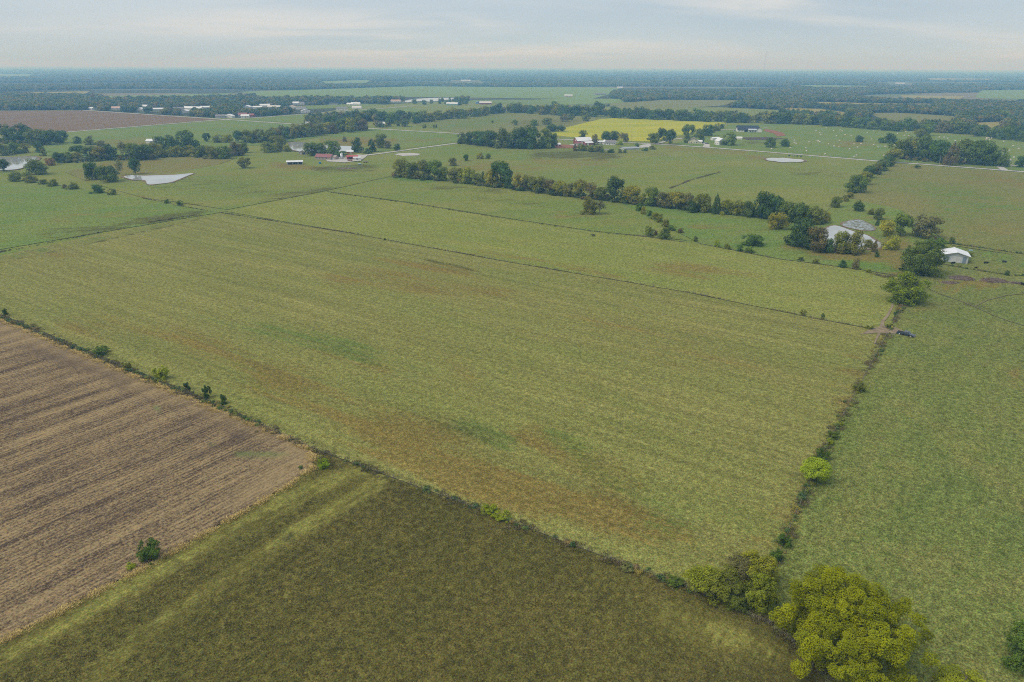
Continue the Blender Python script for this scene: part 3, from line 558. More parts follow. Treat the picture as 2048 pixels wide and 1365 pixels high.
def row(items, where, group, cat='tree', start='from the left'):
    items = sorted(items, key=lambda t: t[0])
    for i, it in enumerate(items):
        px, py, w, h, col = it[:5]; kind = it[5] if len(it) > 5 else None
        adj = {'cone': 'pointed ', 'sparse': 'thin half-bare ', None: '', 'pale': '', 'near': ''}[kind]
        noun = 'tree' if cat == 'tree' else 'shrub'
        lab = f"{adj}{CNAME[col]} {noun}, {ordinal(i+1)} {start} {where}"
        (tree(px, py, w, h, col, kind, lab, group) if cat == 'tree' else shrub(px, py, w, h, col, lab, group))
def along(pts, n, w, h, cols, jy=2.0, jx=.3, kinds=()):
    out = []; seg = [math.hypot(b[0]-a[0], (b[1]-a[1])) for a, b in zip(pts, pts[1:])]; tot = sum(seg)
    for i in range(n):
        s = tot*(i+.5+random.uniform(-jx, jx))/n; k = 0
        while k < len(seg)-1 and s > seg[k]: s -= seg[k]; k += 1
        a, b = pts[k], pts[k+1]; t = s/seg[k]; f = random.uniform(.78, 1.22)
        out.append((a[0]+(b[0]-a[0])*t, a[1]+(b[1]-a[1])*t+random.uniform(-jy, jy), w*f*random.uniform(.85, 1.2), h*f, random.choice(cols))+((random.choice(kinds),) if kinds and random.random() < .12 else ()))
    return out

# trees of the middle hedgerow
row([(803, 356, 44, 40, 'olive'), (826, 358, 34, 34, 'mid'), (848, 360, 38, 39, 'olive'), (870, 362, 42, 41, 'green'), (888, 363, 26, 31, 'mid'), (912, 366, 32, 31, 'olive'), (936, 369, 38, 35, 'yellow'), (955, 371, 26, 24, 'olive'), (966, 367, 10, 26, 'dark', 'cone'),
     (984, 375, 34, 36, 'yellow'), (1001, 376, 44, 54, 'dark'), (1018, 378, 28, 36, 'teal'), (1040, 381, 36, 35, 'yellow'), (1060, 384, 32, 32, 'olive'), (1080, 387, 36, 35, 'olive'), (1099, 390, 30, 31, 'grey'), (1119, 393, 34, 32, 'yellow'), (1137, 395, 30, 29, 'olive'),
     (1160, 398, 36, 38, 'yellow'), (1181, 400, 28, 36, 'brown', 'sparse'), (1201, 402, 30, 28, 'mid'), (1228, 407, 46, 54, 'dark'), (1262, 409, 42, 38, 'yellow'), (1283, 411, 26, 26, 'olive'), (1302, 414, 40, 42, 'mid'), (1326, 417, 36, 35, 'grey'), (1350, 421, 44, 38, 'yellow'), (1374, 421, 34, 36, 'grey'),
     (1384, 427, 28, 26, 'teal'), (1402, 426, 44, 40, 'olive'), (1431, 430, 20, 42, 'dark', 'cone'), (1451, 431, 38, 34, 'yellow'), (1476, 433, 36, 33, 'olive'), (1497, 436, 32, 36, 'mid'), (1522, 439, 44, 60, 'dark'), (1545, 443, 40, 52, 'teal'), (1568, 446, 42, 46, 'mid'), (1595, 449, 50, 46, 'green'), (1624, 450, 46, 40, 'olive'), (1646, 447, 26, 28, 'yellow')],
    'in the middle hedgerow', 'trees of the middle hedgerow')
tree(1177, 431, 34, 38, 'olive', None, 'upright yellow-tinged tree, left one of the pair alone in the pasture before the hedgerow', 'pair of pasture trees')
tree(1199, 431, 30, 30, 'grey', 'sparse', 'low greyish spreading tree, right one of the pair alone in the pasture before the hedgerow', 'pair of pasture trees')
# trees round the lily pond and the metal barn
for t in [(1555, 462, 42, 38, 'gold', None, 'round golden tree in front of the right end of the middle hedgerow'),
          (1602, 499, 62, 62, 'teal', None, 'large dark green tree at the left end of the lily pond'), (1630, 507, 46, 56, 'brown', None, 'brownish maroon-tinged tree right of the large dark tree by the lily pond'),
          (1676, 508, 40, 50, 'yellow', None, 'yellowing tree on the near bank of the lily pond, left of two'), (1706, 511, 42, 50, 'olive', None, 'olive tree on the near bank of the lily pond, right of two'), (1652, 508, 26, 34, 'green', None, 'small green tree between the maroon tree and the yellowing pond trees'),
          (1770, 476, 36, 36, 'gold', None, 'golden tree behind the right end of the lily pond'), (1780, 502, 34, 34, 'gold', None, 'low golden tree at the right tip of the lily pond'),
          (1800, 474, 42, 46, 'mid', None, 'leafy green tree right of the golden pond trees'), (1850, 479, 58, 50, 'grey', 'pale', 'wide grey-green tree with a pale bare trunk above the metal barn'),
          (1872, 512, 40, 38, 'green', None, 'green tree partly behind the largest tree beside the metal barn'),
          (1757, 441, 24, 26, 'mid', None, 'small green tree at the top right edge of the lily pond'), (1754, 453, 9, 18, 'dark', 'cone', 'tiny dark pointed tree beside the lily pond')]:
    tree(*t[:6], t[6])
for t in [(1842, 555, 90, 70, 'mid', 'near', 'largest round tree standing left of the pale metal barn'), (1810, 612, 80, 66, 'fresh', 'near', 'lone round tree at the fence corner behind the parked pickup')]: tree(*t[:6], t[6])
for t in [(1717, 424, 24, 22, 'dark', 'dark shrub at the top of the lily pond bank'), (1741, 431, 14, 16, 'olive', 'olive shrub right of the dark shrub above the lily pond'), (1672, 416, 26, 24, 'mid', 'green shrub on the fence corner above the lily pond'), (1748, 506, 14, 26, 'brown', 'brown shrub on the bare near bank of the lily pond'),
          (1753, 516, 10, 14, 'green', 'small green shrub below the brown pond bank shrub'), (1735, 498, 22, 20, 'olive', 'thin olive shrub standing at the pond edge'), (1902, 489, 16, 16, 'mid', 'shrub on the fence behind the metal barn'), (1938, 515, 16, 12, 'olive', 'low shrub at the right wall of the metal barn'),
          (1870, 486, 18, 14, 'brown', 'brownish shrub below the wide grey-green tree'), (1545, 461, 14, 10, 'gold', 'low golden shrub left of the round golden tree'), (1504, 494, 48, 26, 'green', 'wide dense shrub alone in the pond pasture'), (1685, 537, 18, 18, 'teal', 'dark shrub on the fence below the lily pond'), (1710, 541, 16, 26, 'grey', 'thin grey upright shrub on the fence below the lily pond'),
          (1736, 547, 12, 10, 'lime', 'light green shrub on the fence near the lone tree'), (2014, 553, 10, 12, 'dark', 'small round dark shrub right of the brush piles')]:
    shrub(*t)
row([(1247, 407, 18, 14, 'yellow'), (1279, 424, 18, 18, 'green'), (1287, 430, 12, 18, 'yellow'), (1299, 434, 12, 14, 'dark'), (1309, 440, 18, 16, 'yellow'), (1320, 446, 18, 18, 'olive'), (1330, 455, 16, 18, 'yellow'), (1298, 474, 22, 22, 'olive'), (1329, 480, 28, 26, 'mid'), (1343, 462, 20, 12, 'green'), (1311, 472, 10, 12, 'brown'), (1361, 467, 14, 12, 'brown'),
     (1391, 484, 10, 12, 'mid'), (1434, 495, 12, 16, 'lime'), (1453, 500, 18, 14, 'olive'), (1478, 504, 16, 16, 'green'), (1498, 507, 22, 16, 'mid'), (1600, 523, 14, 10, 'mid'), (1632, 529, 16, 12, 'olive')],
    'in the line below the hedgerow', 'shrubs in the straggling line', 'shrub')
# tree row climbing to the gravel road on the right
row([(1711, 387, 42, 38, 'mid'), (1729, 371, 26, 28, 'olive'), (1737, 357, 24, 26, 'dark'), (1752, 350, 24, 24, 'olive'), (1763, 343, 28, 26, 'mid'), (1774, 334, 26, 24, 'green'), (1786, 327, 32, 30, 'olive'), (1699, 398, 18, 14, 'yellow'), (1692, 404, 14, 12, 'olive')], 'in the slanting row to the road', 'trees of the slanting row')
row([(1795, 319, 44, 42, 'mid'), (1822, 317, 44, 44, 'olive'), (1846, 321, 50, 48, 'green'), (1872, 326, 46, 46, 'dark'), (1926, 329, 50, 50, 'mid'), (1955, 332, 54, 52, 'green'), (1984, 333, 42, 42, 'green'), (2003, 335, 28, 32, 'mid'), (2044, 336, 26, 26, 'dark')], 'in the roadside grove at right', 'trees of the roadside grove')
tree(1900, 332, 32, 46, 'brown', 'cone', 'tall rusty brown pointed tree before the roadside grove')
row([(1718, 285, 18, 14, 'dark'), (1778, 288, 30, 22, 'dark'), (1762, 287, 14, 12, 'green'), (1540, 296, 24, 21, 'mid'), (1570, 294, 24, 16, 'dark'), (1834, 338, 14, 7, 'dark'), (1838, 280, 26, 22, 'olive'), (1852, 272, 24, 24, 'mid')], 'in the bale pasture', 'scattered bale pasture trees')
# trees round the farmsteads on the road
row([(1166, 278, 18, 18, 'mid'), (1190, 290, 14, 22, 'grey'), (1212, 280, 22, 18, 'dark'), (1226, 281, 26, 20, 'teal'), (1243, 285, 16, 20, 'grey', 'sparse'), (1251, 286, 12, 20, 'grey'), (1241, 291, 12, 12, 'lime'), (1274, 295, 10, 9, 'green'), (1306, 288, 24, 22, 'mid'), (1322, 283, 22, 26, 'dark'), (1338, 290, 32, 30, 'teal'), (1376, 275, 28, 26, 'mid'), (1374, 287, 18, 18, 'mid'), (1398, 276, 20, 18, 'mid'), (1416, 273, 28, 24, 'teal'), (1402, 287, 14, 16, 'dark'), (1434, 263, 16, 16, 'mid'), (1444, 259, 12, 12, 'mid'), (1458, 292, 32, 28, 'mid')], 'round the roadside farmsteads', 'farmstead trees on the gravel road')
row([(1150, 303, 10, 16, 'brown'), (1164, 303, 26, 16, 'olive'), (1184, 305, 24, 16, 'olive'), (1198, 305, 22, 14, 'olive'), (1204, 306, 10, 10, 'mid'), (1222, 307, 16, 9, 'dark'), (1240, 307, 10, 10, 'olive'), (1250, 307, 8, 9, 'mid'), (1290, 303, 14, 9, 'green'), (1305, 300, 14, 9, 'olive')], 'before the red barn farmstead', 'shrubs before the red barn', 'shrub')
# centre grove, farm trees
row([(924, 288, 24, 24, 'mid'), (942, 291, 28, 28, 'dark'), (960, 293, 34, 32, 'teal'), (982, 296, 36, 34, 'dark'), (1006, 298, 42, 42, 'mid'), (1034, 299, 44, 46, 'teal'), (1062, 299, 48, 48, 'dark'), (1090, 298, 42, 42, 'mid'), (1106, 296, 22, 30, 'green')], 'in the grove right of the farm lane', 'trees of the dense centre grove')
row([(1094, 250, 26, 14, 'mid'), (1068, 252, 22, 13, 'green'), (1104, 264, 30, 16, 'dark'), (1122, 264, 22, 14, 'teal'), (1128, 244, 20, 16, 'grey'), (1142, 241, 16, 14, 'mid'), (1172, 243, 18, 16, 'olive'), (1030, 251, 16, 12, 'mid'), (985, 246, 6, 5, 'dark'), (849, 257, 9, 9, 'mid'), (868, 256, 6, 7, 'olive'), (873, 256, 4, 8, 'dark')], 'scattered left of the yellow field', 'trees left of the yellow field')
row([(905, 333, 20, 18, 'olive'), (932, 323, 12, 14, 'dark'), (960, 319, 16, 14, 'gold'), (976, 319, 12, 12, 'mid')], 'alone behind the middle hedgerow', 'lone trees behind the hedgerow')
row([(540, 306, 34, 24, 'olive'), (556, 302, 34, 32, 'olive'), (574, 304, 20, 18, 'yellow'), (624, 313, 34, 28, 'mid'), (642, 313, 30, 26, 'green'), (664, 312, 34, 32, 'mid'), (682, 316, 26, 14, 'dark'), (715, 306, 26, 30, 'dark'), (736, 308, 20, 12, 'green'), (745, 305, 18, 28, 'teal'), (763, 297, 24, 30, 'mid'), (776, 298, 16, 16, 'grey'), (795, 302, 15, 15, 'dark'), (690, 284, 10, 11, 'grey')], 'round the red farmyard', 'trees round the red farmyard')
# band behind the farm, left
row(along([(490, 288), (560, 284), (620, 273), (735, 260)], 17, 27, 26, ['mid', 'green', 'olive', 'yellow', 'dark', 'brown'], 2.5)+along([(610, 248), (660, 246), (720, 244), (812, 246)], 11, 26, 21, ['mid', 'dark', 'green', 'olive'], 3)+along([(745, 256), (790, 254), (815, 254)], 5, 18, 14, ['olive', 'mid', 'grey'], 1), 'in the band behind the red farmyard', 'trees of the creek band')
row(along([(822, 247), (900, 239), (1024, 226), (1110, 230), (1200, 236)], 24, 25, 20, ['mid', 'dark', 'green', 'teal', 'olive'], 1.5)+[(1195, 226, 30, 24, 'dark'), (1110, 222, 24, 20, 'teal')], 'in the band left of the yellow field', 'trees of the left far band')
row(along([(1215, 237), (1330, 240), (1450, 245), (1560, 247), (1680, 254), (1800, 263)], 36, 26, 21, ['mid', 'dark', 'green', 'teal', 'olive', 'teal'], 1.5), 'in the band behind the yellow field', 'trees of the right far band')
row(along([(1560, 236), (1650, 242), (1690, 244)], 6, 26, 18, ['dark', 'teal'], 2)+along([(1810, 262), (1900, 268), (1980, 276), (2060, 284)], 12, 30, 24, ['mid', 'green', 'olive', 'grey'], 2)+[(1700, 233, 26, 16, 'mid'), (1665, 217, 14, 12, 'teal'), (1692, 218, 14, 12, 'teal'), (1935, 245, 42, 22, 'dark'), (1965, 243, 34, 18, 'teal'), (2000, 243, 40, 22, 'mid')], 'in the band at far right', 'trees of the far right band')
row([(829, 208, 14, 10, 'mid'), (848, 210, 12, 10, 'dark'), (863, 208, 10, 9, 'mid'), (879, 208, 8, 11, 'teal'), (884, 204, 12, 8, 'dark'), (893, 209, 9, 8, 'mid'), (900, 206, 8, 11, 'teal'), (918, 211, 24, 17, 'dark'), (931, 209, 14, 12, 'mid')], 'before the far lake', 'trees before the far lake')
# left side
row([(18, 286, 46, 38, 'mid'), (48, 286, 46, 40, 'teal'), (76, 291, 46, 34, 'mid'), (100, 291, 38, 30, 'dark'), (124, 287, 26, 26, 'teal'), (6, 312, 30, 26, 'mid'), (30, 309, 32, 24, 'mid'), (52, 306, 22, 20, 'olive'), (80, 306, 22, 24, 'teal'), (87, 313, 14, 18, 'olive'), (8, 345, 26, 26, 'dark')], 'by the left edge pond', 'trees by the left edge pond')
row([(156, 288, 20, 16, 'dark'), (181, 291, 24, 19, 'olive'), (204, 297, 16, 16, 'grey')], 'in the far left meadow', 'left meadow trees')
row([(72, 351, 46, 34, 'mid'), (100, 332, 22, 16, 'rust'), (118, 327, 26, 22, 'dark'), (136, 325, 26, 22, 'mid'), (154, 322, 26, 18, 'olive'), (158, 313, 32, 22, 'dark'), (184, 318, 36, 26, 'mid'), (204, 322, 34, 28, 'olive'), (222, 321, 34, 32, 'dark'), (248, 321, 18, 38, 'grey', 'sparse'), (266, 320, 34, 34, 'mid'), (288, 322, 40, 34, 'green'), (312, 316, 34, 32, 'olive'), (322, 306, 26, 34, 'teal'), (346, 304, 30, 34, 'dark'), (376, 302, 46, 40, 'teal'),
     (352, 315, 34, 24, 'olive'), (380, 314, 34, 24, 'yellow'), (402, 316, 30, 26, 'mid'), (424, 319, 34, 28, 'olive'), (448, 319, 32, 28, 'mid'), (472, 313, 32, 28, 'brown'), (488, 307, 22, 22, 'mid'), (414, 284, 18, 18, 'teal'), (436, 286, 26, 18, 'olive'), (456, 286, 24, 18, 'yellow'), (478, 286, 26, 24, 'teal'), (500, 285, 24, 20, 'green')], 'in the creek belt at left', 'trees of the left creek belt')
row([(186, 361, 30, 38, 'dark'), (217, 366, 46, 36, 'green'), (243, 352, 18, 34, 'grey', 'sparse'), (272, 350, 24, 33, 'teal')], 'beside the kite-shaped pond', 'trees by the kite-shaped pond')
tree(490, 338, 27, 23, 'olive', None, 'small round yellowing tree alone left of the farm sheds')
row([(36, 364, 30, 20, 'mid'), (62, 367, 26, 17, 'olive'), (86, 370, 18, 12, 'mid'), (106, 374, 22, 16, 'olive'), (130, 378, 12, 10, 'brown'), (146, 380, 24, 17, 'olive'), (195, 388, 30, 20, 'dark'), (225, 391, 18, 14, 'mid'), (335, 408, 13, 9, 'dark'), (360, 412, 15, 12, 'mid')], 'in the hedge below the left ponds', 'shrubs of the broken left hedge', 'shrub')

# near foreground, sized in metres
def near_tree(px, py, W, H, col, crown, label, name='tree', trunk=None, rz=None):
    return plant(name, g(px, py), W, H, col, crown, trunk or TRUNKS[0], label, 'tree' if name == 'tree' else 'shrub', rz=rz)
BIG = crown_mesh('crown', 308, 165, 190000, .0051, zb=-.10, kind='round', sub=9, lobe_r=(.042, .076), fill=.12, zs=1.6, kr=(.70, 1.10))
near_tree(1690, 1316, 23.5, 13.0, 'bigtree', BIG, 'huge yellow-green tree at the bottom right corner of the hayfield', trunk=trunk_mesh('trunk', 40, 9, .02, .8, .36))
near_tree(1408, 1188, 8.0, 5.4, 'yellow', NEARSPARSE, 'straggly yellow-olive tree at the left end of the corner thicket', trunk=BARETRUNK)
near_tree(1446, 1198, 8.0, 6.2, 'olive', NEARM[1], 'olive green tree in the middle of the corner thicket')
near_tree(1478, 1168, 7.0, 6.2, 'grey', NEARSPARSE, 'thin half-bare tree at the back of the corner thicket', trunk=BARETRUNK)
near_tree(1508, 1168, 8.0, 6.6, 'yellow', NEARM[2], 'yellow-tinged tree at the back right of the corner thicket')
near_tree(1516, 1212, 7.4, 6.2, 'yellow', NEARM[0], 'yellow-green tree at the right end of the corner thicket')
near_tree(1475, 1218, 5.0, 3.6, 'mid', NEARM[1], 'low green bushy tree at the front of the corner thicket')
near_tree(2062, 1330, 9.0, 7.5, 'green', NEARM[2], 'dark green tree cut off at the right edge of the picture')
near_tree(1920, 1382, 8.0, 3.2, 'lime', NEARM[1], 'low yellow-green shrub cut off at the bottom edge right of the huge tree', 'shrub')
near_tree(1627, 964, 7.2, 6.2, 'lime', NEARCORE, 'small ball-shaped bright green tree on the right-hand fence')
for t in [(1643, 925, 32, 30, 'green', 'dark green shrub directly behind the ball-shaped tree'), (1659, 893, 18, 18, 'lime', 'bright shrub on the right-hand fence behind the dark shrub'), (1666, 880, 26, 18, 'mid', 'green shrub on the right-hand fence, third up from the ball-shaped tree'), (1680, 855, 14, 14, 'lime', 'small yellowish shrub on the right-hand fence below the lone midway shrub'), (1717, 788, 26, 26, 'olive', 'lone olive shrub midway along the right-hand fence'),
          (1552, 1128, 34, 30, 'green', 'dark leafy vine mound on the fence behind the thicket'), (1566, 1098, 30, 30, 'green', 'second dark leafy mound up the fence behind the thicket'), (301, 1128, 48, 52, 'green', 'round dark green shrub alone at the edge of the brown field'), (262, 1142, 24, 16, 'lime', 'tiny yellow-green shrub left of the round dark shrub'),
          (12, 632, 12, 16, 'dark', 'small dark shrub at the far left end of the field fence'), (324, 763, 34, 34, 'lime', 'feathery light green shrub on the brown field fence'), (254, 742, 20, 22, 'olive', 'olive shrub left of the feathery light green shrub'), (376, 783, 14, 20, 'dark', 'narrow dark shrub, first right of the feathery shrub'), (416, 800, 20, 32, 'dark', 'upright dark shrub, second right of the feathery shrub'), (448, 812, 18, 24, 'dark', 'dark shrub, third right of the feathery shrub'),
          (205, 714, 36, 22, 'green', 'dense low green shrub far left on the brown field fence'), (648, 942, 26, 26, 'lime', 'bright green shrub at the rounded corner of the brown field'), (602, 941, 10, 12, 'mid', 'tiny shrub inside the rounded corner of the brown field'), (975, 1032, 40, 22, 'lime', 'bright green vine mound on the hayfield fence, left half'), (1002, 1045, 40, 22, 'lime', 'bright green vine mound on the hayfield fence, right half'), (1645, 640, 10, 14, 'mid', 'small shrub on the cross fence near the gate'), (1606, 632, 14, 14, 'olive', 'thin olive shrub on the cross fence left of the gate'),
          (1737, 661, 20, 10, 'olive', 'low weedy shrub at the gate end of the cross fence'), (1776, 660, 14, 16, 'olive', 'olive shrub growing at the gate post'), (770, 482, 6, 6, 'mid', 'small shrub halfway along the cross fence'), (1350, 1178, 40, 24, 'mid', 'low bushy shrub left of the corner thicket'), (1255, 1148, 34, 18, 'grey', 'grey leafless shrub on the hayfield fence')]:
    shrub(*t, near=True)
print('TREES', TREE_N[0])

# ------------------------------------------------------------------ buildings
WHITE = flat_mat('white_siding', (.74, .73, .70), .6, .08, .8, .3, 0, (.5, .48, .43)); CREAM = flat_mat('cream_siding', (.70, .64, .46), .6, .08, .8)
GREYROOF = flat_mat('grey_shingles', (.22, .21, .21), .9, .2, 2.5, .1); DARKROOF = flat_mat('dark_shingles', (.045, .055, .075), .85, .2, 2.5, .1); REDROOF = flat_mat('maroon_roofing', (.27, .11, .11), .7, .2, 1.5)
TINROOF = rib_mat('white_tin', (.72, .73, .74), .6); TINROOF_Y = rib_mat('pale_tin', (.74, .75, .77), .6, axis=1); TINWALL = rib_mat('galvanised_sheet', (.52, .55, .57), .5); BLUESHEET = rib_mat('blue_grey_sheet', (.20, .26, .32), .5)
REDWALL = flat_mat('red_barn_boards', (.26, .055, .05), .8, .25, 1.2); TANWALL = flat_mat('tan_brick', (.42, .35, .29), .85, .12, 2); DARKIN = flat_mat('shaded_opening', (.035, .035, .038), .9, .2, 1); GLASS = flat_mat('window_glass', (.05, .06, .07), .08, .05, 1, .6)
DOORM = flat_mat('door_paint', (.30, .28, .26), .6, .1, 1); STEEL = flat_mat('grain_bin_steel', (.50, .52, .54), .35, .1, 2, .5, .6); GREYWALL = flat_mat('grey_siding', (.38, .39, .40), .7, .1, 1)
def gable(name, label, cat, px, py, rz, w, d, h, rise, wall, roof, ridge='x', openings=(), over=.5, group=None, chimney=None, porch=None, slate=None):
    root = empty(name, g(px, py), rz); tag(root, label, cat, group)
    m = MB()
    if ridge == 'y': m.prism([(-w/2, 0), (w/2, 0), (w/2, h), (0, h+rise), (-w/2, h)], -d/2, d/2)
    else:
        b = MB().prism([(-d/2, 0), (d/2, 0), (d/2, h), (0, h+rise), (-d/2, h)], -w/2, w/2); m.v = [(y, x, z) for x, y, z in b.v]; m.f = b.f
    wl = m.build('wall', wall, root)
    r = MB(); hw = (w if ridge == 'y' else d)/2; ln = (d if ridge == 'y' else w)/2+over; k = rise/hw; e = hw+over; zt = h+rise+.10; ze = h-k*over+.10
    prof = [(-e, ze), (0, zt), (e, ze), (e, ze+.16), (0, zt+.16), (-e, ze+.16)]
    r.prism(prof, -ln, ln)
    if ridge != 'y': r.v = [(y, x, z) for x, y, z in r.v]
    rf = r.build('roof', roof, root)
    if chimney:
        MB().box((chimney[0], chimney[1], h+rise+.4), (.8, .8, 1.6)).build('chimney', TANWALL, rf)
    for kind, side, u, z, ow, oh, mat in openings:           # side: f front(-y) b l r
        mm = MB(); t = .08
        c = {'f': (u, -d/2-t/2+.02, z+oh/2), 'b': (u, d/2+t/2-.02, z+oh/2), 'l': (-w/2-t/2+.02, u, z+oh/2), 'r': (w/2+t/2-.02, u, z+oh/2)}[side]
        dim = (ow, t, oh) if side in 'fb' else (t, ow, oh)
        o = mm.box(c, dim).build(kind, mat, root)
        if kind == 'window':
            q = {'f': (0, -.05, 0), 'b': (0, .05, 0), 'l': (-.05, 0, 0), 'r': (.05, 0, 0)}[side]
            dm = (ow*.8, .04, oh*.82) if side in 'fb' else (.04, ow*.8, oh*.82)
            MB().box((c[0]+q[0], c[1]+q[1], c[2]), dm).build('pane', GLASS, o)
    if porch:
        x0, x1, dep, ph = porch
        MB().poly([(x0, -d/2-dep, ph), (x1, -d/2-dep, ph), (x1, -d/2-.05, ph+.8), (x0, -d/2-.05, ph+.8)]).build('porch_roof', roof, root)
        for x in (x0+.2, x1-.2): MB().box((x, -d/2-dep+.2, ph/2), (.2, .2, ph)).build('porch_post', WHITE, root)
    return root
def win(side, us, z=1.0, w=1.1, h=1.3): return [('window', side, u, z, w, h, WHITE) for u in us]
# the pale metal barn
barn_rz = R(-24)
gable('metal_barn', 'pale metal pole barn with white tin roof beside the big round tree', 'barn', 1907, 522, barn_rz, 10.5, 9.5, 3.9, 1.5, TINWALL, TINROOF_Y, 'y',
      [('sliding_door', 'f', 0.2, .05, 4.0, 3.4, rib_mat('barn_door_sheet', (.60, .61, .60), .45)), ('side_panel', 'f', -4.0, .05, 2.0, 3.3, BLUESHEET), ('side_panel', 'f', 3.7, .05, 1.6, 3.4, BLUESHEET), ('door_track', 'f', 0.2, 3.5, 7.5, .18, GREYWALL), ('opening', 'r', -2.6, .1, 3.0, 2.8, DARKIN), ('opening', 'r', 1.6, .1, 3.0, 2.8, DARKIN)], .9)
MB().box((0, 0, .35), (1.6, .9, .5)).box((0, 0, .62), (1.8, 1.1, .12)).build('water_trough', flat_mat('pale_blue_plastic', (.35, .52, .62), .5)).location = g(1941, 503)
tag(bpy.data.objects['water_trough'], 'small pale blue trough behind the metal barn', 'trough')
# red farmyard left of centre
gable('open_shed', 'long open-fronted shed with pale tin roof left of the red farmyard', 'shed', 590, 329, R(14), 15, 6, 2.6, .9, TINWALL, TINROOF, 'x', [('opening', 'f', -4.4, .1, 4.6, 2.2, DARKIN), ('opening', 'f', .6, .1, 4.6, 2.2, DARKIN), ('opening', 'f', 5.3, .1, 3.6, 2.2, DARKIN), ('end_panel', 'l', 0, .1, 4.5, 2.2, rib_mat('white_sheet', (.66, .68, .70), .5))])
gable('farmhouse', 'low farmhouse with maroon roof in the red farmyard', 'house', 650, 319, R(-14), 17, 9, 2.8, 2.4, TANWALL, REDROOF, 'x', win('f', (-6.5, -3.5, 4.5))+[('door', 'f', .5, .1, 1.1, 2.1, DOORM)]+win('l', (-1.5, 2)), .6, chimney=(2, 0))
gable('garage', 'tan roofed garage joined to the right of the farmhouse', 'garage', 666, 319, R(-14), 9, 8, 2.5, 1.5, TANWALL, flat_mat('tan_shingles', (.36, .29, .26), .9, .15, 2), 'x', [('garage_door', 'f', -1.5, .05, 2.8, 2.2, WHITE), ('garage_door', 'f', 2.2, .05, 2.8, 2.2, WHITE)])
gable('farm_shed', 'red machine shed with white end at the farm lane', 'shed', 705, 319, R(10), 11, 6, 3, .9, REDWALL, flat_mat('red_tin', (.42, .08, .07), .5, .15, 1), 'x', [('opening', 'f', -2, .1, 3.4, 2.3, DARKIN), ('door', 'f', 2.5, .1, 1.2, 2.1, WHITE)])
gable('white_shed', 'small white shed right of the red machine shed', 'shed', 714.5, 320.5, R(10), 7, 5, 2.6, .5, WHITE, TINROOF, 'x', [('door', 'f', 0, .1, 1.6, 2, DOORM)])
gable('white_house', 'white gabled house half hidden by trees beyond the farm pond', 'house', 607, 309, R(5), 8, 6, 2.6, 2, TANWALL, TINROOF, 'y', [('opening', 'f', 1, .1, 3, 2.2, DARKIN), ('door', 'f', -2, .1, 1, 2, WHITE)])
gable('white_cottage', 'tiny white gabled cottage between the two large farmyard trees', 'house', 654, 300, R(0), 6, 5, 3, 3, WHITE, WHITE, 'y', win('f', (-1.4, 1.4))+[('door', 'f', 0, .1, 1, 2, DOORM)])
gable('orange_shed', 'orange and white little shed at the head of the farm lane', 'shed', 700, 308, R(10), 7, 4, 2.4, 1.2, flat_mat('orange_boards', (.45, .22, .10), .7), TINROOF, 'x', [('door', 'f', 1, .1, 1.2, 2, WHITE)])
sl = empty('grain_bin', g(684, 319)); tag(sl, 'round steel grain bin in the red farmyard', 'grain bin')
m = MB().tube([(0, 0, 0), (0, 0, 1.2), (0, 0, 5.5)], [1.5, 1.5, 1.5], 16); m.build('bin_wall', STEEL, sl, True); MB().tube([(0, 0, 5.5), (0, 0, 6.6), (0, 0, 6.7)], [1.6, .25, .2], 16).build('bin_roof', STEEL, sl)
for k in range(4): MB().tube([(0, 0, 1.2+k*1.15), (0, 0, 1.28+k*1.15)], [1.54, 1.54], 16).build('band', GREYWALL, sl)
# red barn farmstead
gable('red_barn', 'red barn with long white tin roof on the gravel road', 'barn', 1165, 288, R(20), 20, 12, 4.2, 3.6, REDWALL, TINROOF, 'x', [('barn_door', 'f', -3, .1, 4, 3.4, WHITE), ('window', 'f', 4, 1.5, 1.2, 1.2, WHITE), ('window', 'f', 7.5, 1.5, 1.2, 1.2, WHITE), ('loft_door', 'l', 0, 3.6, 1.8, 1.8, WHITE)])
gable('barn_wing', 'low white tin roofed wing before the red barn', 'shed', 1176, 290.5, R(20), 10, 8, 2.8, 1.4, REDWALL, TINROOF, 'x', [('door', 'f', -2, .1, 2.4, 2.2, WHITE), ('window', 'f', 2, 1, 1.2, 1, WHITE)])
gable('white_shed', 'white lean-to at the front of the red barn', 'shed', 1156, 291.5, R(20), 7, 5, 2.6, 1, WHITE, REDROOF, 'x', [('door', 'f', 0, .1, 1.4, 2, DOORM)])
gable('small_shed', 'small white roofed red shed beside the dense grove', 'shed', 1115, 293, R(15), 6, 5, 2.4, 1.4, REDWALL, TINROOF, 'x', [('door', 'f', 0, .1, 1.2, 1.9, WHITE)])
gable('white_shed', 'long low white shed right of the red barn', 'shed', 1200, 288, R(0), 10, 5, 2.6, 1, WHITE, TINROOF, 'x', [('door', 'f', 2, .1, 1.2, 2, DOORM)]+win('f', (-2, 4.2)))
gable('grey_house', 'grey roofed house behind the red barn shrubs', 'house', 1221, 290, R(-8), 12, 9, 2.9, 2.6, WHITE, GREYROOF, 'x', win('f', (-4, 2, 4.5))+[('door', 'f', -1, .1, 1, 2.1, DOORM)], .5, chimney=(1, 0))
gable('white_house', 'white gable-fronted house left of the grey roofed house', 'house', 1211, 289, R(10), 7, 8, 3, 2, WHITE, TINROOF, 'y', win('f', (-2, 2)))
gable('metal_building', 'broad grey metal roofed building near the gravel pad', 'building', 1258, 299, R(18), 19, 13, 1.6, 1.0, TINWALL, rib_mat('grey_tin', (.30, .32, .34), .7, axis=0), 'x', [('door', 'f', 3, .05, 1.5, 1.4, DOORM)])
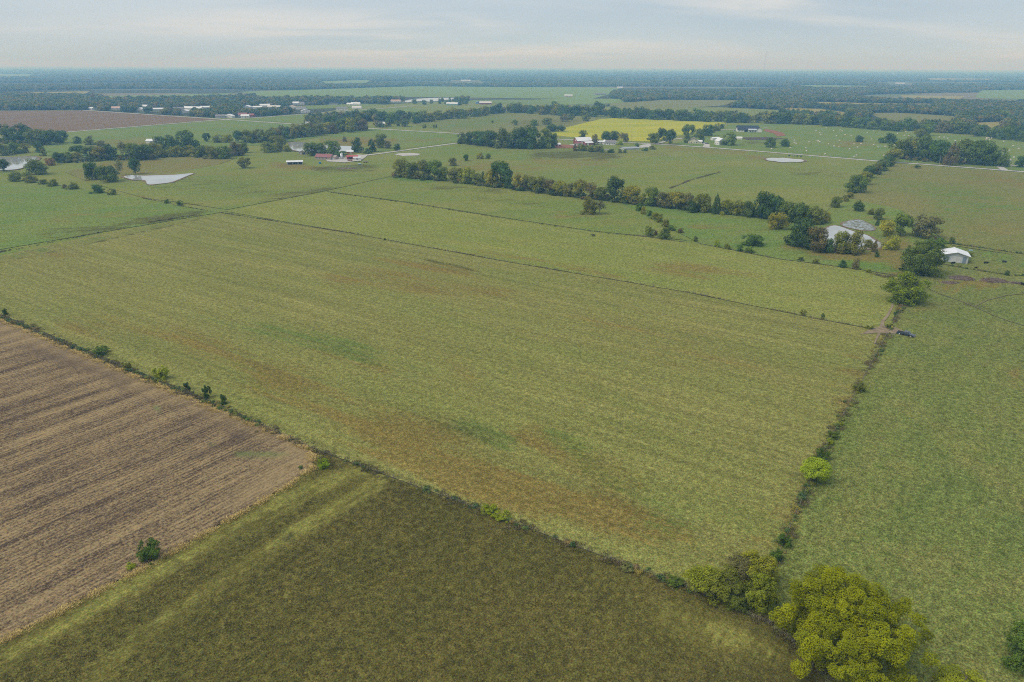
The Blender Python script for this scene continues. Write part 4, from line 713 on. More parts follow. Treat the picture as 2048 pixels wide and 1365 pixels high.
# cream house, white house, dark house
gable('cream_house', 'cream house with brown-grey hipped roof right of the roadside trees', 'house', 1386, 287, R(-12), 13, 9, 3, 3.4, CREAM, flat_mat('brown_grey_shingles', (.22, .185, .18), .9, .15, 2), 'y', [('door', 'f', -2.5, .1, 1.1, 2.1, DARKIN)]+win('f', (-5, 1, 3.6))+win('r', (-2, 2)), .6, chimney=(1, 1))
gable('house_wing', 'low cream wing joined to the right of the cream house', 'house', 1397, 287.5, R(-12), 8, 6, 2.7, 1.4, CREAM, TINROOF, 'x', win('f', (-2, 1.5)))
gable('white_house', 'white two storey house behind the round roadside tree', 'house', 1440, 290, R(18), 10, 9, 5, 3, WHITE, TINROOF, 'y', win('f', (-3, 0, 3))+win('f', (-3, 0, 3), 3.6)+win('l', (-2, 2)))
gable('white_shed', 'white machine shed left of the white two storey house', 'shed', 1430, 281, R(12), 10, 6, 2.8, 1, WHITE, TINROOF, 'x', [('opening', 'f', 1, .1, 4, 2.2, DARKIN)])
gable('greenhouse', 'low white poly tunnel below the dark roofed house', 'greenhouse', 1473, 279, R(-10), 14, 6, 2.2, 1.0, WHITE, WHITE, 'x', [('door', 'r', 0, .1, 1.4, 2, DOORM)], .1)
dh = gable('dark_house', 'large white farmhouse with navy black roof on the rise', 'house', 1494, 264, R(-6), 30, 14, 3.6, 5.2, WHITE, DARKROOF, 'x', win('f', (-12, -8.5, 6, 12), 1, 1.3, 1.6)+[('porch_opening', 'f', -3.0, .1, 5.0, 2.9, DARKIN), ('door', 'f', 3, .1, 1.2, 2.3, DOORM)], .8)
MB().poly([(-.5, -10.4, 3.4), (12, -10.4, 3.4), (12, -6.2, 4.9), (-.5, -6.2, 4.9)]).poly([(-.5, -10.4, 3.25), (12, -10.4, 3.25), (12, -6.2, 4.75), (-.5, -6.2, 4.75)]).build('porch_roof', rib_mat('porch_tin', (.46, .50, .54), .5), dh)
for x in (0, 4, 8, 11.6): MB().box((x, -10.1, 1.65), (.3, .3, 3.3)).build('porch_post', WHITE, dh)
m = MB().prism([(-4, 0), (4, 0), (4, 3.4), (0, 6.6), (-4, 3.4)], -9.5, -2); m.v = [(x+12.5+3, y, z) for x, y, z in m.v]; m.build('gable_wing', WHITE, dh)
m = MB().prism([(-4.6, 3.1), (0, 6.85), (4.6, 3.1), (4.6, 3.3), (0, 7.05), (-4.6, 3.3)], -10.0, -2); m.v = [(x+15.5, y, z) for x, y, z in m.v]; m.build('wing_roof', DARKROOF, dh)
gable('white_shed', 'tiny white shed at the driveway mouth at right edge', 'shed', 2012, 328, R(0), 5, 5, 3, 1.2, WHITE, TINROOF, 'y', [('door', 'f', 0, .1, 1.4, 2.2, DOORM)])
gable('white_house', 'white house showing between trees of the creek band', 'house', 761, 252, R(20), 13, 8, 3.2, 2.6, WHITE, TINROOF, 'x', win('f', (-4, 4))+[('door', 'f', 0, .1, 1.1, 2.1, DOORM)])
gable('white_barn', 'white roofed barn in the left creek belt', 'barn', 306, 287, R(0), 13, 8, 3, 2, WHITE, TINROOF, 'x', [('door', 'f', 0, .1, 2.4, 2.4, DARKIN)])
gable('roadside_shed', 'small white shed at the crossroads behind the creek band', 'shed', 616, 249, R(0), 7, 6, 3, 1.5, WHITE, TINROOF, 'x', [('door', 'f', 0, .1, 2, 2.2, DOORM)])
# village along the road: each house its own
VILL = [(184, 220, 12, 'TIN', 'WHITE', 'leftmost white shed of the village'), (234, 219.5, 20, 'PINK', 'WHITE', 'long pink roofed house, second of the village from the left'), (282, 222.5, 12, 'TIN', 'WHITE', 'small bright white shed beside the village road bend'), (291, 216, 14, 'TIN', 'GREY', 'pale roofed house hidden in trees above the village road'), (318, 222, 24, 'TIN', 'GREY', 'wide grey house with white roof in the left of the village'),
        (357, 221, 22, 'GREY', 'TAN', 'grey roofed tan house left of the long white hall'), (371, 226, 16, 'TIN', 'GREY', 'white roofed house just below the long white hall'), (388, 220, 46, 'TIN', 'WHITE', 'longest white hall of the village'), (412, 218.5, 20, 'TIN', 'WHITE', 'white gabled building right of the long white hall'), (445, 236, 22, 'GREY', 'GREY', 'grey house beside the crossroads'), (458, 236, 18, 'TIN', 'WHITE', 'bright white house at the crossroads'), (486, 234, 16, 'RED', 'GREY', 'maroon roofed house right of the crossroads'), (491, 235.5, 14, 'TIN', 'WHITE', 'white gabled house in front of the maroon roof'),
        (504, 234.5, 10, 'RED', 'RED', 'small red shed on the village road'), (495, 217.5, 18, 'TIN', 'GREY', 'pale house in the village centre trees'), (531, 214, 24, 'TIN', 'WHITE', 'broad white roofed house high in the village'), (516, 218, 20, 'TIN', 'WHITE', 'white house below the broad white roofed house'), (549, 217.5, 30, 'PALE', 'WHITE', 'long pale roofed row house in the village'), (583, 217, 20, 'TAN', 'WHITE', 'tan roofed white house, right part of the village'), (592, 209.5, 14, 'TIN', 'WHITE', 'small white house on the village green, left'), (603, 209.5, 14, 'GREY', 'WHITE', 'small grey roofed house on the village green, right'),
        (603, 219, 20, 'GREY', 'WHITE', 'grey and white house under the village green'), (611, 226, 18, 'TIN', 'WHITE', 'white gabled house closest to the village road'), (667, 210, 20, 'DARK', 'GREY', 'tall dark roofed house behind the village green'), (701, 211, 16, 'TIN', 'WHITE', 'bright white barn with low wing on the green'), (712, 210.5, 24, 'TIN', 'WHITE', 'white winged house at the right end of the green'), (684, 221, 24, 'GREY', 'WHITE', 'grey roofed house by the village road, right'), (714, 218.5, 20, 'PALE', 'WHITE', 'pale house at the end of the village road'),
        (792, 204.5, 26, 'PINK', 'WHITE', 'pinkish roofed house left of the far lake'), (905, 211, 30, 'TIN', 'GREEN', 'long green shed right of the far lake'), (956, 208, 12, 'BLUE', 'BLUE', 'small blue shed beside the red and white barn'), (971, 209, 30, 'PALE', 'RED', 'red and white barn right of the far lake'), (1137, 194, 26, 'TIN', 'TAN', 'pale house left of the far grey estate'), (1200, 190, 40, 'GREY', 'GREY', 'grey estate house in the far trees'), (1240, 177, 24, 'TIN', 'WHITE', 'white far house on the wooded slope'), (932, 162.5, 60, 'TIN', 'WHITE', 'white far shed in the distant woods'), (1800, 168, 50, 'TIN', 'WHITE', 'pale far house in the right distant woods')]
RM = {'TIN': TINROOF, 'PINK': flat_mat('pinkish_roof', (.55, .36, .30), .7), 'GREY': GREYROOF, 'RED': REDROOF, 'TAN': flat_mat('tan_roof', (.45, .35, .26), .8), 'DARK': DARKROOF, 'PALE': flat_mat('pale_roof', (.58, .55, .52), .7), 'BLUE': flat_mat('blue_roof', (.16, .28, .40), .6)}
WM = {'WHITE': WHITE, 'GREY': GREYWALL, 'TAN': TANWALL, 'RED': REDWALL, 'GREEN': flat_mat('green_wall', (.20, .32, .26), .7), 'BLUE': flat_mat('blue_wall', (.16, .28, .40), .7)}
for i, (x, y, w, rk, wk, lab) in enumerate(VILL):
    d = 9+(i*37 % 4); hh = 3.2+.4*(i % 3)
    gable('village_house', lab, 'house', x, y, R((i*29) % 40-20), w, d, hh, 2.2+.3*(i % 4), WM[wk], RM[rk], 'y' if (i % 4 == 2 and w < 22) else 'x', [('door', 'f', .1*w, .1, 1.3, 2.2, DOORM), ('window', 'f', -.28*w, 1, 1.4, 1.4, WHITE), ('window', 'f', .32*w, 1, 1.4, 1.4, WHITE)], .5, 'village houses')

# ------------------------------------------------------------------ fences, poles, mast
POSTM = flat_mat('weathered_post', (.20, .17, .14), .9, .3, 4); WIREM = flat_mat('fence_wire', (.22, .21, .20), .5, .1, 4, .4, .5); POLEM = flat_mat('pole_wood', (.34, .31, .28), .9, .2, 3)
post_me = MB().tube([(0, 0, -.2), (0, 0, 1.3), (0, 0, 1.38)], [.085, .075, .03], 6).mesh('post'); post_me.materials.append(POSTM)
def polyline(pts_px, step):
    P = [g(*p) for p in pts_px]; out = []; rem = 0.0
    for a, b in zip(P, P[1:]):
        d = b-a; L = d.length; s = rem
        while s < L: out.append((a+d*(s/L), d.normalized())); s += step
        rem = s-L
    return out
def fence(pts_px, label, step=5.0):
    pl = polyline(pts_px, step); root = empty('wire_fence', pl[0][0]); tag(root, label, 'fence'); o0 = pl[0][0]
    for p, t in pl[:290]:
        o = link(bpy.data.objects.new('post', post_me), root); o.location = p-o0; o.rotation_euler = (random.gauss(0, .04), random.gauss(0, .04), random.uniform(0, 6))
        k = random.uniform(.9, 1.15); o.scale = (k, k, random.uniform(.85, 1.1))
    for z in (.4, .75, 1.1): MB().tube([tuple(p-o0+Vector((0, 0, z))) for p, t in pl[:290]], [.008]*len(pl[:290]), 3, False).build('wire', WIREM, root)
F_BOT = [(-150, 565), (0, 634), (220, 726), (440, 816), (640, 906), (900, 1001), (1150, 1096), (1340, 1166), (1420, 1200), (1560, 1262), (1680, 1400)]
F_RIGHT = [(1545, 1140), (1600, 1010), (1650, 900), (1720, 770), (1783, 654), (1806, 612)]
F_MID = [(440, 426), (700, 467), (1000, 522), (1380, 587), (1640, 640), (1757, 662)]
F_UP = [(655, 385), (800, 405), (1020, 440), (1185, 465), (1290, 475), (1400, 490), (1560, 520), (1700, 538), (1795, 554)]
F_LEFT = [(285, 397), (360, 413), (440, 427)]; F_BARN = [(1890, 487), (1960, 497), (2048, 510), (2120, 520)]; F_LOT = [(1885, 530), (1930, 538), (1990, 548), (2060, 556)]; F_EDGE = [(-80, 520), (200, 466), (440, 427)]
fence(F_BOT, 'wire fence between the mown hayfield and the brown and weedy fields'); fence(F_RIGHT, 'wire fence running up the right side of the mown hayfield'); fence(F_MID, 'long cross fence along the far side of the mown hayfield', 6)
fence(F_UP, 'wire fence between the pale strip and the hedgerow pasture', 6); fence(F_LEFT, 'short fence joining the left hedge to the hayfield corner', 6); fence(F_BARN, 'fence behind the metal barn', 6); fence(F_LOT, 'fence before the cattle lot right of the metal barn', 6)
def pole(px, py, h, label):
    root = empty('utility_pole', g(px, py), R(random.uniform(-20, 20))); tag(root, label, 'utility pole', 'poles along the gravel roads')
    MB().tube([(0, 0, 0), (0, 0, h)], [.17, .11], 7).build('mast', POLEM, root); ca = MB().box((0, 0, h-.7), (2.2, .12, .14)).build('crossarm', POLEM, root)
    for x in (-1, 0, 1): MB().tube([(x, 0, h-.63), (x, 0, h-.45)], [.06, .05], 6).build('insulator', WHITE, ca)
for x, y, lab in [(726, 308, 'pale utility pole by the farm lane trees'), (808, 262, 'utility pole on the gravel road behind the creek band'), (908, 267, 'utility pole at the left of the dense centre grove'), (1262, 285, 'utility pole near the gravel pad'), (1878, 331, 'utility pole before the brown pointed tree'), (2021, 341, 'leaning utility pole at the right driveway'), (213, 222, 'utility pole beside the tilled field'), (409, 235, 'utility pole left of the crossroads'), (436, 237, 'utility pole at the crossroads'), (578, 231, 'utility pole on the village road'), (628, 247, 'utility pole at the right of the crossroads meadow'), (672, 221, 'utility pole by the right village houses'), (752, 215, 'utility pole where the village road ends')]: pole(x, y, 9.5, lab)
mp = g(1525, 160); mast = empty('radio_mast', mp); tag(mast, 'tall thin radio mast rising above the far right horizon', 'mast')
s_, _e = pxm(mp); mh = CAM_H+30/s_*1.0
mm = MB()
for a in range(3):
    an = 2*math.pi*a/3; mm.tube([(1.5*math.cos(an), 1.5*math.sin(an), 0), (1.5*math.cos(an), 1.5*math.sin(an), mh)], [.24, .24], 4)
mm.build('lattice', GREYWALL, mast)
for a in range(3):
    an = 2*math.pi*a/3+.3; MB().tube([(0, 0, mh*.9), (mh*.5*math.cos(an), mh*.5*math.sin(an), 0)], [.12, .12], 3).build('guy_wire', GREYWALL, mast)

# ------------------------------------------------------------------ pickup, cattle, bales, piles
def pickup():
    P = g(1811, 672); root = empty('pickup_truck', P, R(-46)); tag(root, 'dark blue-black pickup truck parked on the grass by the gate', 'pickup')
    paint = flat_mat('dark_truck_paint', (.022, .030, .046), .12, .05, 1, .9); rub = flat_mat('tyre_rubber', (.02, .02, .02), .9); chrome = flat_mat('wheel_alloy', (.62, .63, .65), .28, .05, 3, .5, .7); dk = flat_mat('bed_liner', (.02, .021, .023), .8); lamp = flat_mat('headlight_lens', (.65, .66, .66), .15, .05, 2, .6); rl = flat_mat('tail_light_lens', (.35, .02, .02), .2)
    # local +x is forward; length 5.85, width 2.0
    low = MB(); prof = [(-2.9, .55), (-2.9, 1.12), (-.62, 1.14), (-.62, 1.1), (1.3, 1.12), (2.55, 1.02), (2.92, .9), (2.95, .5), (2.3, .42), (-2.5, .42)]
    low.prism(prof, -.98, .98); body = low.build('body', paint, root, bevel=.05)
    MB().box((-1.72, 0, 1.13), (2.05, 1.62, .05)).build('cargo_bed', dk, root)
    cab = MB(); b = [(-.70, -.93, 1.10), (1.42, -.93, 1.10), (1.42, .93, 1.10), (-.70, .93, 1.10)]; t = [(-.52, -.74, 1.86), (.72, -.74, 1.86), (.72, .74, 1.86), (-.52, .74, 1.86)]
    cab.v = b+t; cab.f = [(0, 1, 5, 4), (1, 2, 6, 5), (2, 3, 7, 6), (3, 0, 4, 7), (4, 5, 6, 7), (3, 2, 1, 0)]; cab.build('cab', paint, root, bevel=.04)
    def lerp(a, b_, t_): return tuple(a[i]+(b_[i]-a[i])*t_ for i in range(3))
    def pane(name, q, off):
        c = [sum(p[i] for p in q)/4 for i in range(3)]; q = [tuple(c[i]+(p[i]-c[i])*.86+off[i] for i in range(3)) for p in q]; q2 = [tuple(p[i]-off[i]*.6 for i in range(3)) for p in q]
        m = MB(); m.v = q+q2; m.f = [(0, 1, 2, 3), (7, 6, 5, 4), (0, 4, 5, 1), (1, 5, 6, 2), (2, 6, 7, 3), (3, 7, 4, 0)]; m.build(name, GLASS, root)
    pane('windscreen', [b[1], b[2], t[2], t[1]], (.02, 0, .015)); pane('rear_window', [b[3], b[0], t[0], t[3]], (-.02, 0, .01))
    for sgn, i0, i1 in ((-1, 0, 1), (1, 3, 2)):
        for f0, f1 in ((.04, .47), (.5, .93)):
            B0, B1, T0, T1 = lerp(b[i0], b[i1], f0), lerp(b[i0], b[i1], f1), lerp(t[i0], t[i1], f0), lerp(t[i0], t[i1], f1); pane('side_window', [B0, B1, T1, T0], (0, .02*sgn, .005))
    for x in (-1.85, 1.9):
        for s in (-1, 1):
            w = MB().tube([(x, s*.78, .42), (x, s*1.02, .42)], [.42, .42], 18).build('wheel', rub, root, False); MB().tube([(x, s*1.02, .42), (x, s*1.045, .42)], [.29, .25], 14).build('rim', chrome, w)
    for s in (-1, 1):
        MB().box((2.9, s*.75, .82), (.12, .36, .2)).build('headlight', lamp, root); MB().box((-2.91, s*.86, .9), (.06, .16, .36)).build('tail_light', rl, root); MB().box((.95, s*1.06, 1.2), (.14, .2, .2)).build('mirror', paint, root)
    MB().box((2.96, 0, .55), (.14, 1.9, .2)).build('bumper', chrome, root); MB().box((2.94, 0, .82), (.06, 1.05, .26)).build('grille', dk, root); MB().box((-2.96, 0, .55), (.12, 1.85, .18)).build('bumper', chrome, root)
pickup()
yp = empty('marker_post', g(1782.5, 661)); tag(yp, 'small bright yellow marker post standing at the gate', 'marker post')
MB().tube([(0, 0, 0), (0, 0, .55)], [.05, .05], 6).build('stake', POSTM, yp); MB().tube([(0, 0, .5), (0, 0, .55), (0, 0, 1.65), (0, 0, 1.72)], [.10, .14, .14, .06], 8).build('sleeve', flat_mat('yellow_plastic', (.85, .72, .05), .5, .05, 2), yp)

def cow_mesh():
    V = [(0, 0, 1.02), (.55, 0, 1.04), (.95, 0, 1.15), (1.22, 0, 1.12), (1.48, 0, .98), (-.55, 0, 1.06), (-.85, 0, 1.1), (-1.0, 0, .95), (-1.03, 0, .55)]
    E = [(0, 1), (1, 2), (2, 3), (3, 4), (0, 5), (5, 6), (6, 7), (7, 8)]; Rr = [(.36, .40), (.32, .40), (.22, .27), (.14, .17), (.09, .10), (.34, .37), (.24, .25), (.03, .03), (.025, .04)]
    for x, s in ((.55, 1), (.55, -1), (-.62, 1), (-.62, -1)):
        base = 1 if x > 0 else 5; i = len(V); bk = -.07 if x < 0 else .03
        V += [(x, s*.2, .72), (x+bk, s*.2, .38), (x, s*.2, .05)]; E += [(base, i), (i, i+1), (i+1, i+2)]; Rr += [(.15, .13), (.075, .065), (.06, .06)]
    for s in (1, -1): i = len(V); V += [(1.24, s*.12, 1.22), (1.2, s*.28, 1.2)]; E += [(3, i), (i, i+1)]; Rr += [(.05, .05), (.04, .03)]
    m = bpy.data.meshes.new('cow'); m.from_pydata(V, E, []); o = link(bpy.data.objects.new('cow_build', m))
    sk = o.modifiers.new('s', 'SKIN'); lay = m.skin_vertices[0] if m.skin_vertices else None
    if lay is None:
        bpy.context.view_layer.objects.active = o; bpy.ops.mesh.customdata_skin_add(); lay = m.skin_vertices[0]
    for i, r in enumerate(Rr): lay.data[i].radius = r
    lay.data[0].use_root = True
    sub = o.modifiers.new('d', 'SUBSURF'); sub.levels = 2; sub.render_levels = 2
    dg = bpy.context.evaluated_depsgraph_get(); me = bpy.data.meshes.new_from_object(o.evaluated_get(dg)); bpy.data.objects.remove(o)
    me.polygons.foreach_set('use_smooth', [True]*len(me.polygons)); me.name = 'cow'; me.materials.clear(); return me
COW = cow_mesh(); BLACKHIDE = flat_mat('black_hide', (.012, .011, .011), .7, .2, 3, .2)
def pied():
    n = NT('pied_hide'); w = n.rng(n.noise(n.coord(), 1.6, 2), .52, .55); return n.fin(n.mix(w, (.014, .013, .012), (.55, .52, .48)), .8, .1)
PIED = pied()
COW.materials.append(BLACKHIDE)
for x, y, rz, sc, lab, mt in [(1187, 474, 175, 1.0, 'black cow grazing alone in the pale middle strip', 0), (1905, 529.5, 10, 1.0, 'black cow standing against the front of the metal barn', 0), (1971, 529, -20, 1.0, 'black cow in the lot, middle one right of the barn', 0), (2008, 527, 160, 1.0, 'black cow in the lot farthest right of the barn', 0), (1951, 538, 5, .72, 'black calf in the lot in front of the two cows', 0), (1801, 542, 190, 1.0, 'black cow in the shade left of the largest round tree', 0),
                                (1578, 313.2, 10, 1.1, 'black cow by the roadside pond, first from the left', 0), (1587, 313.8, -15, 1.1, 'pied black and white cow by the roadside pond, second from the left', 1), (1594, 314.2, 30, 1.1, 'black cow by the roadside pond, third from the left', 0), (1602, 314.8, 170, 1.1, 'black cow by the roadside pond, farthest right', 0), (2045, 572, 100, 1.0, 'black cow beside the last brush pile at right edge', 0)]:
    o = link(bpy.data.objects.new('cow', COW)); o.location = g(x, y); o.rotation_euler.z = R(rz); o.scale = (sc,)*3; o.material_slots[0].link = 'OBJECT'; o.material_slots[0].material = PIED if mt else BLACKHIDE
    tag(o, lab, 'cow', 'cattle')
def bale_mesh():
    b = MB(); n = 18; prof = [(-.76, .62), (-.74, .72), (-.5, .77), (0, .78), (.5, .77), (.74, .72), (.76, .62)]
    b.tube([(0, x, .74) for x, r in prof], [r for x, r in prof], n); return b.mesh('hay_bale')
BALE = bale_mesh()
def bale_mat():
    n = NT('net_wrapped_hay'); c = n.coord(); f = n.noise(c, 3, 5, .7); return n.fin(n.mix(n.rng(f, .35, .65), (.40, .34, .26), (.66, .62, .55)), .85, .1)
BALE.materials.append(bale_mat())
BPX = [(467, 550), (524, 572), (576, 568), (592, 573), (412, 588), (420, 603), (384, 573), (546, 615), (616, 605), (666, 613), (572, 652), (326, 665), (396, 653), (404, 655), (412, 664), (484, 680), (527, 697), (568, 700), (210, 650), (212, 668), (224, 675), (178, 710), (303, 712), (308, 735), (29, 718), (455, 760), (716, 706), (653, 720), (689, 677), (744, 679), (792, 590), (740, 543), (810, 548), (812, 556), (828, 641), (845, 685), (880, 703), (937, 700), (1012, 687), (926, 772), (708, 768), (690, 780), (867, 553), (845, 574), (1036, 595), (1090, 611), (1124, 612), (1102, 579), (1368, 580), (1407, 625), (1437, 633), (1498, 653), (1540, 655), (1590, 636), (1747, 640), (1751, 630), (1768, 629), (1788, 632), (1772, 645), (1800, 663), (1885, 659), (1960, 693), (2003, 716), (1930, 731), (1884, 733), (1966, 787), (1940, 805), (1925, 806), (1915, 806), (1720, 606), (1370, 625)]
for x, y in BPX:
    o = link(bpy.data.objects.new('hay_bale', BALE)); o.location = g(1536+x/4, 120+y/4); o.rotation_euler.z = random.uniform(0, 3.14)
    k = random.uniform(1.0, 1.2); o.scale = (k, k, k)
    tag(o, 'pale round hay bale lying in the green bale pasture beyond the gravel road', 'hay bale', 'round bales scattered over the bale pasture')
STICK = [flat_mat('dry_branch_grey', (.30, .25, .21), .95, .3, 2), flat_mat('dry_branch_brown', (.15, .10, .075), .95, .3, 2)]
def brush_pile(px, py, L, W, H, rz, label, n=260):
    root = empty('brush_pile', g(px, py), rz); tag(root, label, 'brush pile'); rr = random.Random(px)
    b = MB(); k = 22
    ring = [(math.cos(2*math.pi*i/k)*rr.uniform(.85, 1.1), math.sin(2*math.pi*i/k)*rr.uniform(.85, 1.1)) for i in range(k)]
    lev = [(1, 0), (.86, .35), (.6, .7), (.25, .92)]
    for s, z in lev: b.v += [(x*s*L/2+rr.uniform(-.2, .2), y*s*W/2+rr.uniform(-.2, .2), z*H+rr.uniform(-.12, .12)*(z > 0)) for x, y in ring]
    for j in range(3): b.f += [(j*k+i, j*k+(i+1) % k, (j+1)*k+(i+1) % k, (j+1)*k+i) for i in range(k)]
    b.f.append(tuple(3*k+i for i in range(k))); b.build('heap', STICK[1], root)
    for mi in (0, 1):
        m = MB()
        for i in range(n//2):
            u, v = rr.uniform(-1, 1), rr.uniform(-1, 1)
            if u*u+v*v > 1: continue
            z = H*(1-(u*u+v*v))**.6; a = rr.uniform(0, 3.14); l = rr.uniform(.5, 1.4); t = rr.uniform(-.25, .45)
            p = Vector((u*L/2, v*W/2, z)); d = Vector((math.cos(a), math.sin(a), t))*l
            m.tube([p-d, p+d], [.07, .03], 3, False)
        o = m.build('branches', STICK[mi], root); o['kind'] = 'stuff'
brush_pile(1923, 559, 11.5, 6.5, 1.5, R(-14), 'grey-brown heap of cut branches, leftmost of the brush piles right of the lone tree'); brush_pile(1987, 564, 12.0, 6.0, 1.6, R(-8), 'long brown brush pile, middle one of the row at right'); brush_pile(2030, 568, 8, 3.2, .8, R(-18), 'brown brush pile at the right edge, last of the row', 160); brush_pile(1899, 567, 9.5, 5.2, .7, R(10), 'low reddish scatter of branches nearest the lone tree', 130)
brush_pile(694, 338, 22, 9, 1.0, 0, 'wide dark manure and brush heap below the red farmyard', 200)
bb = empty('blue_barrel', g(640, 328)); tag(bb, 'bright blue tank beside the dark heap in the farm pasture', 'tank')
MB().tube([(0, 0, .1), (0, 0, .2), (0, 0, 1.7), (0, 0, 1.85)], [1.0, 1.15, 1.15, .9], 14).build('tank_shell', flat_mat('blue_plastic', (.03, .22, .50), .4), bb); MB().tube([(0, 0, 1.85), (0, 0, 1.98)], [.3, .3], 10).build('lid', GREYWALL, bb)
def vehicle(px, py, rz, L, paint, label):
    root = empty('parked_car', g(px, py), rz); tag(root, label, 'car')
    b = MB().prism([(-L/2, .35), (-L/2, .85), (-L*.38, .95), (L*.18, .95), (L*.47, .82), (L*.5, .4)], -.9, .9); b.build('body', paint, root, bevel=.05)
    c = MB(); c.v = [(-L*.4, -.86, .94), (L*.22, -.86, .94), (L*.22, .86, .94), (-L*.4, .86, .94), (-L*.3, -.68, 1.5), (L*.05, -.68, 1.5), (L*.05, .68, 1.5), (-L*.3, .68, 1.5)]; c.f = [(0, 1, 5, 4), (1, 2, 6, 5), (2, 3, 7, 6), (3, 0, 4, 7), (4, 5, 6, 7)]; c.build('cabin', GLASS, root)
    MB().box((-L*.12, 0, 1.52), (L*.34, 1.3, .05)).build('roof', paint, root)
    for x in (-L*.31, L*.31):
        for s in (-1, 1): MB().tube([(x, s*.7, .33), (x, s*.93, .33)], [.33, .33], 12).build('wheel', flat_mat('car_tyre', (.02, .02, .02), .9), root)
CW = flat_mat('white_car_paint', (.72, .73, .74), .25, .03, 1, .5); CB = flat_mat('dark_car_paint', (.04, .05, .07), .25, .03, 1, .5); CG = flat_mat('silver_car_paint', (.42, .44, .46), .25, .03, 1, .5)
vehicle(1409, 287, R(10), 4.8, CW, 'white car parked by the cream house driveway, left'); vehicle(1414, 288.5, R(-20), 4.6, CB, 'dark car parked by the cream house driveway, right'); vehicle(1476, 263, R(5), 5, CW, 'white car parked left of the dark roofed farmhouse'); vehicle(1470, 262.5, R(15), 4.8, CG, 'silver car parked farther left of the dark roofed farmhouse')
vehicle(1531, 256, R(0), 5.2, CW, 'white car standing on the red dirt right of the dark roofed farmhouse'); vehicle(676, 317, R(0), 5, CW, 'white car in the farmyard beside the grain bin'); vehicle(1214, 301, R(0), 5.2, CW, 'old white car among shrubs before the grey roofed house')
def wagon(px, py, rz, L, W, H, mat, label):
    root = empty('farm_trailer', g(px, py), rz); tag(root, label, 'trailer')
    MB().box((0, 0, .75+H/2), (L, W, H), taper=1.04).build('box', mat, root, bevel=.04); MB().tube([(L/2, 0, .7), (L/2+1.4, 0, .6)], [.08, .06], 5).build('drawbar', WIREM, root); MB().box((0, 0, .68), (L*.95, .5, .14)).build('chassis', WIREM, root)
    for x in (-L*.25, L*.25):
        for s in (-1, 1): MB().tube([(x, s*(W/2-.12), .36), (x, s*(W/2+.1), .36)], [.36, .36], 12).build('wheel', flat_mat('trailer_tyre', (.02, .02, .02), .9), root)
wagon(716, 323.5, R(15), 6, 2.4, .5, WHITE, 'white flat trailer in front of the small white farm shed'); wagon(700, 323, R(-10), 4.5, 2, 1.0, flat_mat('rusty_tin', (.28, .15, .10), .8), 'rusty farm trailer before the red machine shed'); wagon(731, 326, R(20), 5, 2, .7, STICK[0], 'grey junk trailer right of the red farmyard'); wagon(1172, 302.5, R(0), 3.2, 1.6, 1.0, WHITE, 'tiny white cart below the red barn shrubs'); wagon(719, 330.5, R(0), 2.6, 1.6, .7, flat_mat('pale_blue_tub', (.45, .60, .70), .5), 'pale blue stock tank cart below the farmyard')

# ------------------------------------------------------------------ uncountable growth
def scatter(name, pts, scl, rot, idx, meshes, label, cat):
    n = len(pts); m = bpy.data.meshes.new(name); m.vertices.add(n); m.vertices.foreach_set('co', np.asarray(pts, np.float32).ravel()); m.update()
    for nm, ty, dat in (('scl', 'FLOAT_VECTOR', scl), ('rot', 'FLOAT_VECTOR', np.stack([np.zeros(n), np.zeros(n), rot], 1)), ('pick', 'INT', idx)):
        a = m.attributes.new(nm, ty, 'POINT'); a.data.foreach_set('vector' if ty == 'FLOAT_VECTOR' else 'value', np.asarray(dat, np.int32 if ty == 'INT' else np.float32).ravel())
    o = link(bpy.data.objects.new(name, m)); tag(o, label, cat, None, 'stuff')
    pc = bpy.data.collections.new(name+'_kinds')
    for i, me in enumerate(meshes): pc.objects.link(bpy.data.objects.new(f'{name}_kind_{i:02d}', me))
    t = bpy.data.node_groups.new(name+'_scatter', 'GeometryNodeTree')
    t.interface.new_socket('Geometry', in_out='INPUT', socket_type='NodeSocketGeometry'); t.interface.new_socket('Geometry', in_out='OUTPUT', socket_type='NodeSocketGeometry')
    N, L = t.nodes, t.links; gi = N.new('NodeGroupInput'); go = N.new('NodeGroupOutput'); ip = N.new('GeometryNodeInstanceOnPoints'); ci = N.new('GeometryNodeCollectionInfo')
    ci.inputs['Collection'].default_value = pc; ci.inputs['Separate Children'].default_value = True; ci.inputs['Reset Children'].default_value = True
    def attr(nm, ty):
        a = N.new('GeometryNodeInputNamedAttribute'); a.data_type = ty; a.inputs['Name'].default_value = nm; return a.outputs[0]
    ip.inputs['Pick Instance'].default_value = True
    L.new(gi.outputs[0], ip.inputs['Points']); L.new(ci.outputs[0], ip.inputs['Instance']); L.new(attr('pick', 'INT'), ip.inputs['Instance Index'])
    L.new(attr('rot', 'FLOAT_VECTOR'), ip.inputs['Rotation']); L.new(attr('scl', 'FLOAT_VECTOR'), ip.inputs['Scale']); L.new(ip.outputs[0], go.inputs[0])
    md = o.modifiers.new('scatter', 'NODES'); md.node_group = t; return o
